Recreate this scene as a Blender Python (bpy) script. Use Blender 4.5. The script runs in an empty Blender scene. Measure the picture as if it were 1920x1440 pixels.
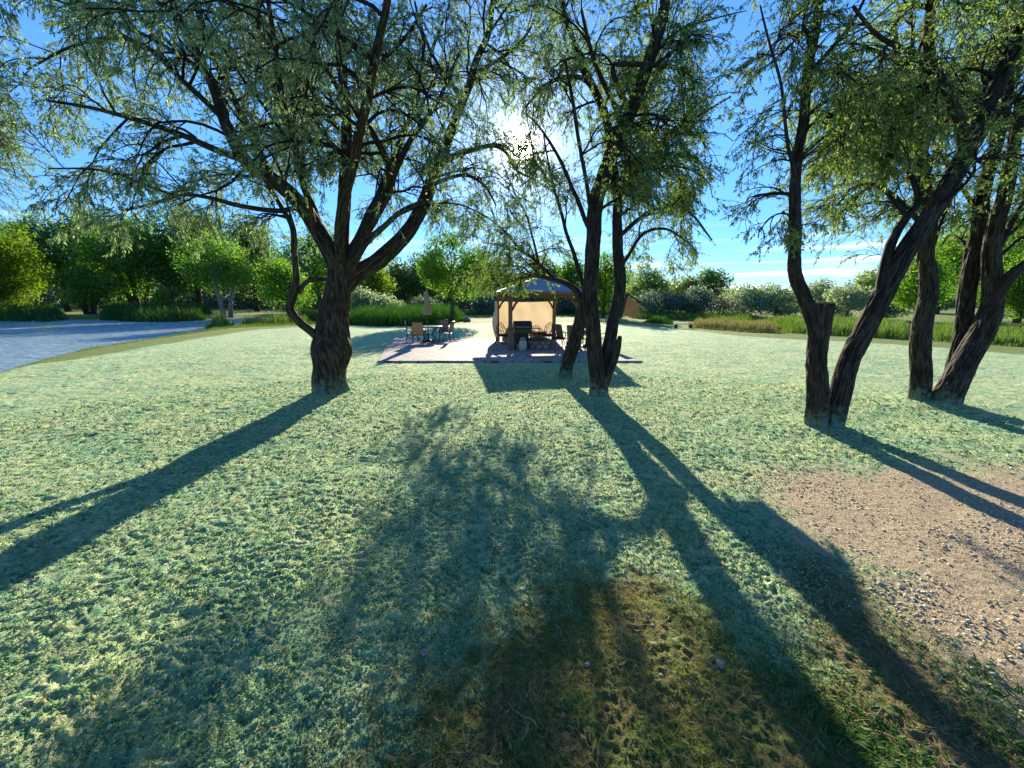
import bpy, math, random
import numpy as np
R = math.radians
sc = bpy.context.scene
C = sc.collection

# ------------------------------------------------------------------ camera, sky, sun, exposure
CAM_H = 2.0
PITCH = R(12.1)
FPX = 722.0                                    # focal length in pixels of the 1920 px wide photograph
cam_d = bpy.data.cameras.new('camera'); cam = bpy.data.objects.new('camera', cam_d); C.objects.link(cam)
cam.location = (0, 0, CAM_H); cam.rotation_euler = (R(90) - PITCH, 0, 0)
cam_d.sensor_width = 36; cam_d.lens = 36 * FPX / 1920; cam_d.clip_start = .05; cam_d.clip_end = 3000
sc.camera = cam
SUN_EL, SUN_AZ = R(19.4), R(1.3)
SUN = (math.sin(SUN_AZ)*math.cos(SUN_EL), math.cos(SUN_AZ)*math.cos(SUN_EL), math.sin(SUN_EL))
SKY_STRENGTH, SUN_STRENGTH = 0.094, 4.8
sc.view_settings.view_transform = 'Standard'; sc.view_settings.look = 'None'
sc.view_settings.gamma = 1; sc.view_settings.use_curve_mapping = False
sc.view_settings.exposure = 1.5
sc.render.engine = 'CYCLES'
sc.cycles.max_bounces = 6; sc.cycles.diffuse_bounces = 3; sc.cycles.glossy_bounces = 2
sc.cycles.transmission_bounces = 4; sc.cycles.transparent_max_bounces = 4
sc.cycles.sample_clamp_indirect = 4

def build_world():
    w = bpy.data.worlds.new('World'); sc.world = w; w.use_nodes = True
    nt = w.node_tree; N = nt.nodes; L = nt.links; N.clear()
    out = N.new('ShaderNodeOutputWorld'); bg = N.new('ShaderNodeBackground'); bg.inputs[1].default_value = SKY_STRENGTH
    sky = N.new('ShaderNodeTexSky'); sky.sky_type = 'NISHITA'; sky.sun_disc = False
    sky.sun_elevation = SUN_EL; sky.sun_rotation = SUN_AZ
    sky.air_density = 1.0; sky.dust_density = 0.05; sky.ozone_density = 4.5; sky.altitude = 1400
    hs = N.new('ShaderNodeHueSaturation'); hs.inputs['Saturation'].default_value = 1.12
    tc = N.new('ShaderNodeTexCoord')
    sp = N.new('ShaderNodeSeparateXYZ'); L.new(tc.outputs['Generated'], sp.inputs[0])
    el = N.new('ShaderNodeValToRGB'); el.color_ramp.elements[0].color = (.50, .58, .72, 1); el.color_ramp.elements[1].position = .36; el.color_ramp.elements[1].color = (1, 1, 1, 1)
    L.new(sp.outputs['Z'], el.inputs[0]); ml = N.new('ShaderNodeMixRGB'); ml.blend_type = 'MULTIPLY'; ml.inputs[0].default_value = 1
    L.new(sky.outputs[0], ml.inputs[1]); L.new(el.outputs[0], ml.inputs[2]); L.new(ml.outputs[0], hs.inputs['Color'])
    # aureole: the bright air close round the sun
    dp = N.new('ShaderNodeVectorMath'); dp.operation = 'DOT_PRODUCT'; dp.inputs[1].default_value = SUN
    nrm = N.new('ShaderNodeVectorMath'); nrm.operation = 'NORMALIZE'
    L.new(tc.outputs['Generated'], nrm.inputs[0]); L.new(nrm.outputs[0], dp.inputs[0])
    mx = N.new('ShaderNodeMath'); mx.operation = 'MAXIMUM'; mx.inputs[1].default_value = 0; L.new(dp.outputs['Value'], mx.inputs[0])
    def powr(e, s):
        p = N.new('ShaderNodeMath'); p.operation = 'POWER'; p.inputs[1].default_value = e; L.new(mx.outputs[0], p.inputs[0])
        m = N.new('ShaderNodeMath'); m.operation = 'MULTIPLY'; m.inputs[1].default_value = s; L.new(p.outputs[0], m.inputs[0]); return m
    a, b, c = powr(9000, 400), powr(1000, 14.0), powr(90, 2.6)
    s1 = N.new('ShaderNodeMath'); L.new(a.outputs[0], s1.inputs[0]); L.new(b.outputs[0], s1.inputs[1])
    s2 = N.new('ShaderNodeMath'); L.new(s1.outputs[0], s2.inputs[0]); L.new(c.outputs[0], s2.inputs[1])
    col = N.new('ShaderNodeVectorMath'); col.operation = 'SCALE'; col.inputs[0].default_value = (1, .93, .80)
    L.new(s2.outputs[0], col.inputs['Scale'])
    add = N.new('ShaderNodeVectorMath'); add.operation = 'ADD'; L.new(hs.outputs[0], add.inputs[0]); L.new(col.outputs[0], add.inputs[1])
    # thin streak clouds low over the horizon
    mp = N.new('ShaderNodeMapping'); mp.inputs['Scale'].default_value = (1.6, 1.6, 26); L.new(nrm.outputs[0], mp.inputs['Vector'])
    no = N.new('ShaderNodeTexNoise'); no.inputs['Scale'].default_value = 2.3; no.inputs['Detail'].default_value = 6; L.new(mp.outputs[0], no.inputs['Vector'])
    cr = N.new('ShaderNodeValToRGB'); cr.color_ramp.elements[0].position = .50; cr.color_ramp.elements[1].position = .66
    L.new(no.outputs['Fac'], cr.inputs[0])
    sep = N.new('ShaderNodeSeparateXYZ'); L.new(nrm.outputs[0], sep.inputs[0])
    band = N.new('ShaderNodeMapRange'); band.inputs['From Min'].default_value = .17; band.inputs['From Max'].default_value = .05
    L.new(sep.outputs['Z'], band.inputs[0])
    bm = N.new('ShaderNodeMath'); bm.operation = 'MULTIPLY'; L.new(cr.outputs[0], bm.inputs[0]); L.new(band.outputs[0], bm.inputs[1])
    mixc = N.new('ShaderNodeMixRGB'); mixc.inputs[2].default_value = (5.6, 5.9, 6.4, 1)
    L.new(bm.outputs[0], mixc.inputs[0]); L.new(add.outputs[0], mixc.inputs[1])
    L.new(mixc.outputs[0], bg.inputs[0]); L.new(bg.outputs[0], out.inputs[0])
build_world()
sl = bpy.data.lights.new('sun', 'SUN'); sl.energy = SUN_STRENGTH; sl.angle = R(.55); sl.color = (1, .87, .66)
so = bpy.data.objects.new('sun', sl); C.objects.link(so)
so.rotation_euler = (R(90) - SUN_EL, 0, math.pi - SUN_AZ); so.location = (0, 30, 30)

# ------------------------------------------------------------------ image geometry helpers
ct, st = math.cos(PITCH), math.sin(PITCH)
def ray(px, py):
    u = (px - 960)/FPX; v = (720 - py)/FPX
    return u, ct + v*st, -st + v*ct
def gp(px, py, z=0.0):
    u, y, zz = ray(px, py); t = (z - CAM_H)/zz
    return (u*t, y*t)
def P(px, py, Y):
    u, y, zz = ray(px, py); t = Y/y
    return (u*t, Y, CAM_H + zz*t)

# ------------------------------------------------------------------ noise
_rng = np.random.default_rng(5)
_perm = _rng.permutation(1024); _perm = np.concatenate([_perm, _perm, _perm])
_grad = _rng.normal(size=(1024, 3)); _grad /= np.linalg.norm(_grad, axis=1)[:, None]
def pnoise(x, y, z=None):
    x = np.asarray(x, dtype=np.float64); y = np.asarray(y, dtype=np.float64)
    z = np.zeros_like(x) if z is None else np.asarray(z, dtype=np.float64)
    xi, yi, zi = np.floor(x).astype(np.int64), np.floor(y).astype(np.int64), np.floor(z).astype(np.int64)
    xf, yf, zf = x-xi, y-yi, z-zi
    f = lambda t: t*t*t*(t*(t*6-15)+10)
    u, v, w = f(xf), f(yf), f(zf)
    def g(dx, dy, dz):
        h = _perm[_perm[_perm[(xi+dx) & 1023] + ((yi+dy) & 1023)] + ((zi+dz) & 1023)]
        gr = _grad[h]
        return gr[..., 0]*(xf-dx) + gr[..., 1]*(yf-dy) + gr[..., 2]*(zf-dz)
    def lerp(a, b, t): return a + (b-a)*t
    if not np.any(zf):
        return 1.6*lerp(lerp(g(0,0,0), g(1,0,0), u), lerp(g(0,1,0), g(1,1,0), u), v)
    return 1.6*lerp(lerp(lerp(g(0,0,0), g(1,0,0), u), lerp(g(0,1,0), g(1,1,0), u), v),
                    lerp(lerp(g(0,0,1), g(1,0,1), u), lerp(g(0,1,1), g(1,1,1), u), v), w)
def fbm(x, y, o=4):
    s = 0; a = 1; t = 0
    for i in range(o):
        s = s + a*pnoise(x*2**i + 13.7*i, y*2**i - 7.1*i); t += a; a *= .5
    return s/t
def sstep(a, b, x):
    t = np.clip((x-a)/(b-a), 0, 1); return t*t*(3-2*t)
def poly_sd(x, y, poly):
    """signed distance, positive inside"""
    x = np.asarray(x, float); y = np.asarray(y, float)
    d = np.full(x.shape, 1e9); ins = np.zeros(x.shape, bool); n = len(poly)
    for i in range(n):
        ax, ay = poly[i]; bx, by = poly[(i+1) % n]
        ex, ey = bx-ax, by-ay; wx, wy = x-ax, y-ay
        t = np.clip((wx*ex+wy*ey)/(ex*ex+ey*ey+1e-12), 0, 1)
        d = np.minimum(d, (wx-ex*t)**2+(wy-ey*t)**2)
        c = ((ay <= y) & (by > y)) | ((by <= y) & (ay > y))
        with np.errstate(divide='ignore', invalid='ignore'):
            xx = ax + (y-ay)/(by-ay if by != ay else 1e-9)*ex
        ins ^= c & (x < xx)
    return np.where(ins, 1, -1)*np.sqrt(d)

# ------------------------------------------------------------------ mesh helpers
def mesh_np(name, verts, faces, mat=None, attrs=None, smooth=False):
    verts = np.ascontiguousarray(verts, dtype=np.float32).reshape(-1, 3); faces = np.asarray(faces, dtype=np.int32)
    me = bpy.data.meshes.new(name); k = faces.shape[1]
    me.vertices.add(len(verts)); me.vertices.foreach_set('co', verts.ravel())
    me.loops.add(faces.size); me.loops.foreach_set('vertex_index', faces.ravel())
    me.polygons.add(len(faces))
    me.polygons.foreach_set('loop_start', np.arange(len(faces), dtype=np.int32)*k)
    if smooth: me.polygons.foreach_set('use_smooth', np.ones(len(faces), dtype=bool))
    me.update(calc_edges=True)
    if attrs:
        for an, av in attrs.items():
            a = me.attributes.new(an, 'FLOAT', 'POINT'); a.data.foreach_set('value', np.ascontiguousarray(av, dtype=np.float32))
    if mat: me.materials.append(mat)
    return me
def link(name, me, parent=None):
    o = bpy.data.objects.new(name, me); C.objects.link(o)
    if parent: o.parent = parent
    return o
def tag(o, label=None, cat=None, group=None, kind=None):
    if label: o['label'] = label
    if cat: o['category'] = cat
    if group: o['group'] = group
    if kind: o['kind'] = kind
    return o
def thing(name, label, cat, loc=(0, 0, 0), rz=0, group=None):
    o = bpy.data.objects.new(name, None); o.empty_display_size = .2; C.objects.link(o)
    o.location = loc; o.rotation_euler = (0, 0, rz)
    return tag(o, label, cat, group)
def copy_tree(o, parent=None):
    c = o.copy(); C.objects.link(c); c.parent = parent
    for ch in list(o.children): copy_tree(ch, c)
    return c

class MB:
    """collects boxes, tubes and lathes; build() links ONE mesh object"""
    def __init__(s): s.v = []; s.f = []; s.sm = []
    def add(s, v, f, sm=False):
        b = len(s.v); s.v += [tuple(map(float, q)) for q in v]; s.f += [tuple(b+i for i in q) for q in f]; s.sm += [sm]*len(f); return s
    def box(s, c, d, rot=None, taper=1.0):
        x, y, z = d[0]/2, d[1]/2, d[2]/2
        b = min(x, y, z)*.12
        # chamfered box: 3 rings of z
        rings = []
        for zz, ins, k in ((-z, b, 1), (-z+b, 0, 1), (z-b, 0, taper), (z, b, taper)):
            X, Y = (x-ins)*k, (y-ins)*k
            rings.append([(-X+b, -Y, zz), (X-b, -Y, zz), (X, -Y+b, zz), (X, Y-b, zz), (X-b, Y, zz), (-X+b, Y, zz), (-X, Y-b, zz), (-X, -Y+b, zz)])
        v = np.array([q for r in rings for q in r])
        if rot is not None: v = v @ np.array(rot).T
        v = v + np.array(c)
        f = [tuple(reversed(range(8))), tuple(range(24, 32))]
        for r in range(3):
            for i in range(8):
                j = (i+1) % 8; f.append((r*8+i, r*8+j, (r+1)*8+j, (r+1)*8+i))
        return s.add(v, f)
    def tube(s, pts, r, seg=8, caps=True):
        pts = np.array(pts, float); n = len(pts); rr = np.full(n, r) if np.isscalar(r) else np.array(r, float)
        t = np.gradient(pts, axis=0); t /= np.linalg.norm(t, axis=1)[:, None]+1e-9
        ref = np.array([0, 0, 1.]) if abs(t[0][2]) < .8 else np.array([1., 0, 0])
        u = np.cross(t[0], ref); u /= np.linalg.norm(u); v = []
        for i in range(n):
            u = u - t[i]*u.dot(t[i]); u /= np.linalg.norm(u); w = np.cross(t[i], u)
            for k in range(seg):
                a = 2*math.pi*k/seg; v.append(pts[i]+rr[i]*(math.cos(a)*u+math.sin(a)*w))
        f = []
        for i in range(n-1):
            for k in range(seg):
                j = (k+1) % seg; f.append((i*seg+k, i*seg+j, (i+1)*seg+j, (i+1)*seg+k))
        if caps: f += [tuple(reversed(range(seg))), tuple(range((n-1)*seg, n*seg))]
        return s.add(v, f, True)
    def lathe(s, prof, c=(0, 0, 0), seg=20, wob=None):
        v = []; n = len(prof)
        for r, z in prof:
            for k in range(seg):
                a = 2*math.pi*k/seg; q = r*(wob(k, z) if wob else 1)
                v.append((c[0]+q*math.cos(a), c[1]+q*math.sin(a), c[2]+z))
        f = []
        for i in range(n-1):
            for k in range(seg):
                j = (k+1) % seg; f.append((i*seg+k, i*seg+j, (i+1)*seg+j, (i+1)*seg+k))
        f += [tuple(reversed(range(seg))), tuple(range((n-1)*seg, n*seg))]
        return s.add(v, f, True)
    def sheet(s, grid, th):
        """grid (n,m,3) given thickness th along its mean normal"""
        g = np.array(grid, float); n, m = g.shape[:2]
        nr = np.cross(g[-1, 0]-g[0, 0], g[0, -1]-g[0, 0]); nr /= np.linalg.norm(nr)
        a = g.reshape(-1, 3)+nr*th/2; b = g.reshape(-1, 3)-nr*th/2; v = np.vstack([a, b]); o = n*m; f = []
        for i in range(n-1):
            for j in range(m-1):
                q = (i*m+j, (i+1)*m+j, (i+1)*m+j+1, i*m+j+1); f.append(q); f.append(tuple(o+k for k in reversed(q)))
        ring = [(i, 0) for i in range(n)]+[(n-1, j) for j in range(1, m)]+[(i, m-1) for i in range(n-2, -1, -1)]+[(0, j) for j in range(m-2, 0, -1)]
        idx = [i*m+j for i, j in ring]
        for k in range(len(idx)):
            p, q = idx[k], idx[(k+1) % len(idx)]; f.append((q, p, o+p, o+q))
        return s.add(v, f, False)
    def build(s, name, mat, parent=None):
        me = bpy.data.meshes.new(name); me.from_pydata(s.v, [], s.f); me.update()
        me.polygons.foreach_set('use_smooth', s.sm)
        me.materials.append(mat); return link(name, me, parent)

# ------------------------------------------------------------------ materials
def newmat(name):
    m = bpy.data.materials.new(name); m.use_nodes = True; nt = m.node_tree
    return m, nt.nodes, nt.links, nt.nodes['Principled BSDF']
def noise_node(N, L, scale, detail=4, rough=.55, vec=None, dist=0):
    n = N.new('ShaderNodeTexNoise'); n.inputs['Scale'].default_value = scale; n.inputs['Detail'].default_value = detail
    n.inputs['Roughness'].default_value = rough; n.inputs['Distortion'].default_value = dist
    if vec is not None: L.new(vec, n.inputs['Vector'])
    return n
def ramp(N, L, src, stops):
    r = N.new('ShaderNodeValToRGB'); e = r.color_ramp.elements
    while len(e) < len(stops): e.new(.5)
    for q, (p, c) in zip(e, stops):
        q.position = p; q.color = (c[0], c[1], c[2], 1) if hasattr(c, '__len__') else (c, c, c, 1)
    L.new(src, r.inputs[0]); return r
def mixc(N, L, fac, a, b, mode='MIX'):
    m = N.new('ShaderNodeMixRGB'); m.blend_type = mode
    for i, q in ((0, fac), (1, a), (2, b)):
        if hasattr(q, 'links'): L.new(q, m.inputs[i])
        elif i == 0: m.inputs[0].default_value = q
        else: m.inputs[i].default_value = (q[0], q[1], q[2], 1)
    return m
def simple(name, col, rough=.6, metal=0, var=.25, scale=20, bump=.15, spec=.4, obj=True, aniso=(1, 1, 1)):
    m, N, L, B = newmat(name)
    tc = N.new('ShaderNodeTexCoord'); mp = N.new('ShaderNodeMapping'); mp.inputs['Scale'].default_value = aniso
    L.new(tc.outputs['Object'], mp.inputs['Vector'])
    n = noise_node(N, L, scale, 5, .6, mp.outputs[0])
    c0 = tuple(q*(1-var) for q in col); c1 = tuple(min(1, q*(1+var)) for q in col)
    r = ramp(N, L, n.outputs['Fac'], [(.3, c0), (.7, c1)]); L.new(r.outputs[0], B.inputs['Base Color'])
    B.inputs['Roughness'].default_value = rough; B.inputs['Metallic'].default_value = metal
    B.inputs['Specular IOR Level'].default_value = spec
    if bump:
        b = N.new('ShaderNodeBump'); b.inputs['Strength'].default_value = bump; b.inputs['Distance'].default_value = .01
        L.new(n.outputs['Fac'], b.inputs['Height']); L.new(b.outputs[0], B.inputs['Normal'])
    return m
def leafmat(name, dark, light, transl=.45, tcol=None, gloss=.12, rough=.55):
    m, N, L, B = newmat(name)
    at = N.new('ShaderNodeAttribute'); at.attribute_name = 'rnd'
    r = ramp(N, L, at.outputs['Fac'], [(0, dark), (.55, tuple((a+b)/2 for a, b in zip(dark, light))), (1, light)])
    L.new(r.outputs[0], B.inputs['Base Color']); B.inputs['Roughness'].default_value = rough
    B.inputs['Specular IOR Level'].default_value = gloss
    tr = N.new('ShaderNodeBsdfTranslucent')
    t = mixc(N, L, 1.0, r.outputs[0], tcol or (1.5, 1.7, .55), 'MULTIPLY'); L.new(t.outputs[0], tr.inputs[0])
    mx = N.new('ShaderNodeMixShader'); mx.inputs[0].default_value = transl
    L.new(B.outputs[0], mx.inputs[1]); L.new(tr.outputs[0], mx.inputs[2])
    L.new(mx.outputs[0], N['Material Output'].inputs['Surface']); return m
def barkmat(name, dark, light, overspray=0.5):
    m, N, L, B = newmat(name)
    tc = N.new('ShaderNodeTexCoord'); mp = N.new('ShaderNodeMapping'); mp.inputs['Scale'].default_value = (1, 1, .16)
    L.new(tc.outputs['Object'], mp.inputs['Vector'])
    n = noise_node(N, L, 34, 6, .65, mp.outputs[0], .6); n2 = noise_node(N, L, 3, 3, .5, tc.outputs['Object'])
    at = N.new('ShaderNodeAttribute'); at.attribute_name = 'ridge'
    ad = N.new('ShaderNodeMath'); ad.operation = 'ADD'; L.new(n.outputs['Fac'], ad.inputs[0]); L.new(at.outputs['Fac'], ad.inputs[1])
    r = ramp(N, L, ad.outputs[0], [(.30, tuple(q*.35 for q in dark)), (.62, dark), (1.0, light)])
    r2 = mixc(N, L, n2.outputs['Fac'], r.outputs[0], tuple(q*.8+.01 for q in light), 'OVERLAY')
    src = r2.outputs[0]
    if overspray:                                   # hydroseed sprayed on to the foot of the trunk
        ge = N.new('ShaderNodeNewGeometry'); se = N.new('ShaderNodeSeparateXYZ'); L.new(ge.outputs['Position'], se.inputs[0])
        ns = noise_node(N, L, 9, 5, .7, tc.outputs['Object'])
        a = N.new('ShaderNodeMath'); a.operation = 'MULTIPLY_ADD'; a.inputs[1].default_value = overspray*2.2; L.new(ns.outputs['Fac'], a.inputs[0])
        a.inputs[2].default_value = -overspray*.55
        s = N.new('ShaderNodeMath'); s.operation = 'SUBTRACT'; L.new(a.outputs[0], s.inputs[0]); L.new(se.outputs['Z'], s.inputs[1])
        k = N.new('ShaderNodeMapRange'); k.inputs['From Min'].default_value = -.05; k.inputs['From Max'].default_value = .3; k.inputs['To Max'].default_value = .8
        L.new(s.outputs[0], k.inputs[0])
        src = mixc(N, L, k.outputs[0], src, (.16, .27, .185)).outputs[0]
    L.new(src, B.inputs['Base Color']); B.inputs['Roughness'].default_value = .85; B.inputs['Specular IOR Level'].default_value = .25
    b = N.new('ShaderNodeBump'); b.inputs['Strength'].default_value = .8; b.inputs['Distance'].default_value = .02
    L.new(n.outputs['Fac'], b.inputs['Height']); L.new(b.outputs[0], B.inputs['Normal']); return m

M = {}
M['olive_leaf'] = leafmat('silver_green_leaves', (.10, .16, .085), (.32, .40, .26), .48, (1.25, 1.45, .75), .35)
M['willow_leaf'] = leafmat('willow_leaves', (.085, .14, .05), (.27, .36, .16), .5, (1.35, 1.5, .6), .3)
M['bright_leaf'] = leafmat('bright_green_leaves', (.06, .14, .02), (.18, .32, .05), .5, (1.6, 1.8, .5))
M['green_leaf'] = leafmat('green_leaves', (.05, .12, .025), (.19, .31, .07), .5, (1.5, 1.8, .5))
M['dark_leaf'] = leafmat('dark_green_leaves', (.04, .09, .032), (.15, .24, .075), .42)
M['yellow_leaf'] = leafmat('yellow_green_leaves', (.07, .13, .015), (.20, .30, .04), .5, (1.5, 1.6, .5))
M['grey_leaf'] = leafmat('grey_green_leaves', (.14, .19, .125), (.38, .44, .30), .45, (1.2, 1.4, .8))
M['blue_leaf'] = leafmat('blue_grey_leaves', (.06, .10, .08), (.17, .24, .19), .35, (1.2, 1.4, .8))
M['reed'] = leafmat('reed_blades', (.015, .055, .014), (.055, .125, .03), .28, (1.4, 1.7, .5))
M['reed_light'] = leafmat('light_reed_blades', (.06, .12, .024), (.17, .24, .065), .35, (1.25, 1.4, .55))
M['reed_dry'] = leafmat('dry_reed_blades', (.15, .15, .06), (.30, .28, .13), .3, (1.2, 1.25, .7))
M['grass'] = leafmat('grass_blades', (.08, .14, .02), (.38, .38, .10), .5, (1.5, 1.6, .5))
M['straw'] = leafmat('dry_grass_blades', (.24, .20, .07), (.55, .44, .22), .4, (1.3, 1.2, .7))
M['fibre'] = leafmat('mulch_fibres', (.05, .26, .165), (.62, .68, .42), .5, (1.35, 1.35, .85))
M['weed'] = leafmat('weed_leaves', (.03, .09, .015), (.08, .19, .04), .35)
M['bark'] = barkmat('dark_fissured_bark', (.036, .029, .022), (.12, .095, .072), .55)
M['bark_big'] = barkmat('brown_twisted_bark', (.042, .032, .023), (.15, .115, .08), .6)
M['bark_far'] = simple('far_bark', (.06, .05, .04), .9, var=.4, scale=4)
M['bark_pale'] = simple('pale_bark', (.20, .18, .15), .9, var=.4, scale=4)
M['cut_wood'] = simple('cut_wood', (.20, .10, .045), .8, var=.4, scale=14)
M['wood'] = simple('stained_timber', (.20, .11, .055), .65, var=.4, scale=9, aniso=(3, 3, .5))
M['wood_orange'] = simple('orange_cedar', (.50, .20, .05), .6, var=.25, scale=12, aniso=(3, 3, .6))
M['dark_wood'] = simple('dark_board', (.05, .03, .02), .7)
M['metal_dark'] = simple('dark_bronze_metal', (.035, .028, .022), .4, .6, var=.2, bump=.03)
M['sling'] = simple('brown_sling_fabric', (.22, .15, .10), .75, var=.12, scale=80)
M['sling_sunlit'] = simple('sunlit_tan_sling_fabric', (.55, .28, .10), .75, var=.12, scale=80)  # the brown sling again, with the sun's glow put into its colour
M['table_top'] = simple('pale_tile_tabletop', (.52, .50, .47), .18, var=.1, scale=25, bump=.02, spec=.6)
M['umbrella'] = simple('tan_umbrella_fabric', (.36, .25, .155), .8, var=.1, scale=8)
M['umbrella_pale'] = simple('pale_umbrella_fabric', (.55, .48, .40), .8, var=.1, scale=8)
M['metal_roof'] = simple('blue_grey_metal_roof', (.19, .23, .32), .6, .0, var=.15, bump=.05)
M['black_enamel'] = simple('black_enamel', (.015, .015, .017), .25, var=.2, bump=.02, spec=.6)
M['steel'] = simple('steel', (.45, .45, .44), .3, .8, var=.1, bump=.02)
M['tank'] = simple('white_painted_steel', (.36, .38, .37), .35, var=.05, bump=.02)
M['wicker_dark'] = simple('dark_wicker', (.05, .03, .02), .6, var=.5, scale=60, bump=.6)
M['wicker_red'] = simple('red_brown_wicker', (.16, .045, .030), .5, var=.4, scale=60, bump=.5)
M['brown_metal'] = simple('brown_metal', (.14, .08, .055), .5, .3, var=.3)
M['stone'] = simple('grey_stone', (.24, .22, .20), .85, var=.35, scale=9, bump=.5)
M['pebble'] = simple('pebbles', (.20, .18, .16), .8, var=.5, scale=5, bump=.3)
M['twig'] = simple('dead_twigs', (.30, .23, .15), .8, var=.4, scale=10)
def screenmat():
    m, N, L, B = newmat('tan_shade_cloth')
    tc = N.new('ShaderNodeTexCoord'); wv = noise_node(N, L, 2.0, 3, .5, tc.outputs['Object'])
    r = ramp(N, L, wv.outputs['Fac'], [(0, (.70, .62, .48)), (1, (.82, .74, .60))]); L.new(r.outputs[0], B.inputs['Base Color'])
    B.inputs['Roughness'].default_value = .9
    tr = N.new('ShaderNodeBsdfTranslucent'); L.new(r.outputs[0], tr.inputs[0])
    mx = N.new('ShaderNodeMixShader'); mx.inputs[0].default_value = .55; L.new(B.outputs[0], mx.inputs[1]); L.new(tr.outputs[0], mx.inputs[2])
    L.new(mx.outputs[0], N['Material Output'].inputs['Surface']); return m
M['screen'] = screenmat()
def wovenmat():
    m, N, L, B = newmat('woven_pattern_fabric')
    tc = N.new('ShaderNodeTexCoord'); ck = N.new('ShaderNodeTexChecker'); ck.inputs['Scale'].default_value = 14
    mp = N.new('ShaderNodeMapping'); mp.inputs['Rotation'].default_value = (0, R(45), 0); L.new(tc.outputs['Object'], mp.inputs['Vector'])
    L.new(mp.outputs[0], ck.inputs['Vector']); ck.inputs['Color1'].default_value = (.36, .30, .24, 1); ck.inputs['Color2'].default_value = (.12, .09, .07, 1)
    L.new(ck.outputs[0], B.inputs['Base Color']); B.inputs['Roughness'].default_value = .85; return m
M['woven'] = wovenmat()

# ------------------------------------------------------------------ ground zones (world space)
WATER_Z = -.45
pond = [gp(x, y, WATER_Z) for x, y in [(-900, 900), (-200, 760), (0, 700), (60, 684), (130, 670), (250, 650), (340, 634), (400, 625), (450, 617), (520, 613),
        (600, 611), (700, 608), (740, 603), (745, 597), (640, 594), (480, 595), (400, 598), (200, 599), (60, 600), (-300, 602), (-900, 606)]]
pond2 = [gp(x, y, WATER_Z) for x, y in [(872, 592), (900, 594), (960, 592), (1000, 590), (1000, 585), (900, 584), (870, 586)]]
mulch_poly = [gp(x, y) for x, y in [(-3000, 1500), (-800, 830), (-300, 745), (0, 692), (120, 676), (250, 655), (340, 640), (430, 626), (480, 618), (560, 614), (640, 612),
        (720, 612), (800, 611), (900, 607), (1000, 605), (1120, 603), (1200, 610), (1300, 620), (1400, 631), (1500, 637), (1640, 643), (1800, 655), (1920, 666), (2400, 690), (3300, 1000)]] + [(12, .5), (3, -6), (-10, -6)]
gravel_poly = [gp(x, y) for x, y in [(1375, 905), (1440, 885), (1540, 878), (1660, 882), (1760, 876), (1920, 868), (2500, 850), (3600, 1100), (3000, 1900), (2050, 1420), (1900, 1335), (1800, 1250), (1700, 1180),
        (1620, 1110), (1560, 1060), (1500, 1010), (1440, 965)]]
grass_poly = [gp(x, y) for x, y in [(300, 1620), (520, 1440), (690, 1350), (810, 1270), (900, 1190), (975, 1115), (1060, 1065), (1160, 1045), (1240, 1060), (1300, 1100), (1370, 1150),
        (1420, 1200), (1470, 1215), (1545, 1165), (1560, 1090), (1600, 1085), (1700, 1170), (1800, 1245), (1900, 1330), (2050, 1420), (2400, 1700)]] + [(4, -3), (-1, -4)]
strip_poly = [gp(x, y) for x, y in [(1500, 1060), (1620, 1060), (1760, 1180), (1920, 1330), (2100, 1450), (2500, 1900), (1900, 1800), (1700, 1440), (1600, 1260), (1520, 1160)]]
patio_px = [(708, 677), (1205, 677), (1072, 637), (735, 633)]
patio = [gp(x, y, .06) for x, y in patio_px]
base_px = [(615, 738), (1060, 712), (1124, 744), (1548, 802), (1729, 757), (1772, 762)]
bases = [gp(x, y) for x, y in base_px]

def zones(x, y):
    n = fbm(x*1.3, y*1.3, 4); n2 = fbm(x*5+9, y*5, 3)
    w = n*.45 + n2*.16
    mu = sstep(-.12, .16, poly_sd(x, y, mulch_poly) + w*.5)
    gsd = poly_sd(x, y, gravel_poly)
    gv = sstep(-.34, .42, gsd + w*1.5 + .18*pnoise(x*11, y*11))
    gr = sstep(-.22, .30, poly_sd(x, y, grass_poly) + w*1.0 + .25*pnoise(x*9, y*9))
    gr = gr*(1-gv)
    far = sstep(20, 60, np.hypot(x, y))
    return mu, gv, gr, far
def terrain(x, y):
    pd = np.maximum(poly_sd(x, y, pond), poly_sd(x, y, pond2))
    # bank: falls from 0 at 1.6 m outside to below water inside
    h = -0.95*sstep(-1.5, 1.1, pd)
    h = h + .05*fbm(x*.35, y*.35, 3)
    r = np.hypot(x, y)
    h = h*1.0 + sstep(70, 200, r)*(.8 + .8*fbm(x*.02, y*.02, 2))*(pd < 0)
    for bx, by in bases:
        d2 = (x-bx)**2+(y-by)**2; h = h + .05*np.exp(-d2/.30)
    ps = poly_sd(x, y, patio); h = h*(1-sstep(-.6, .0, ps)) - .01*sstep(-.4, 0, ps)
    return h
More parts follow.
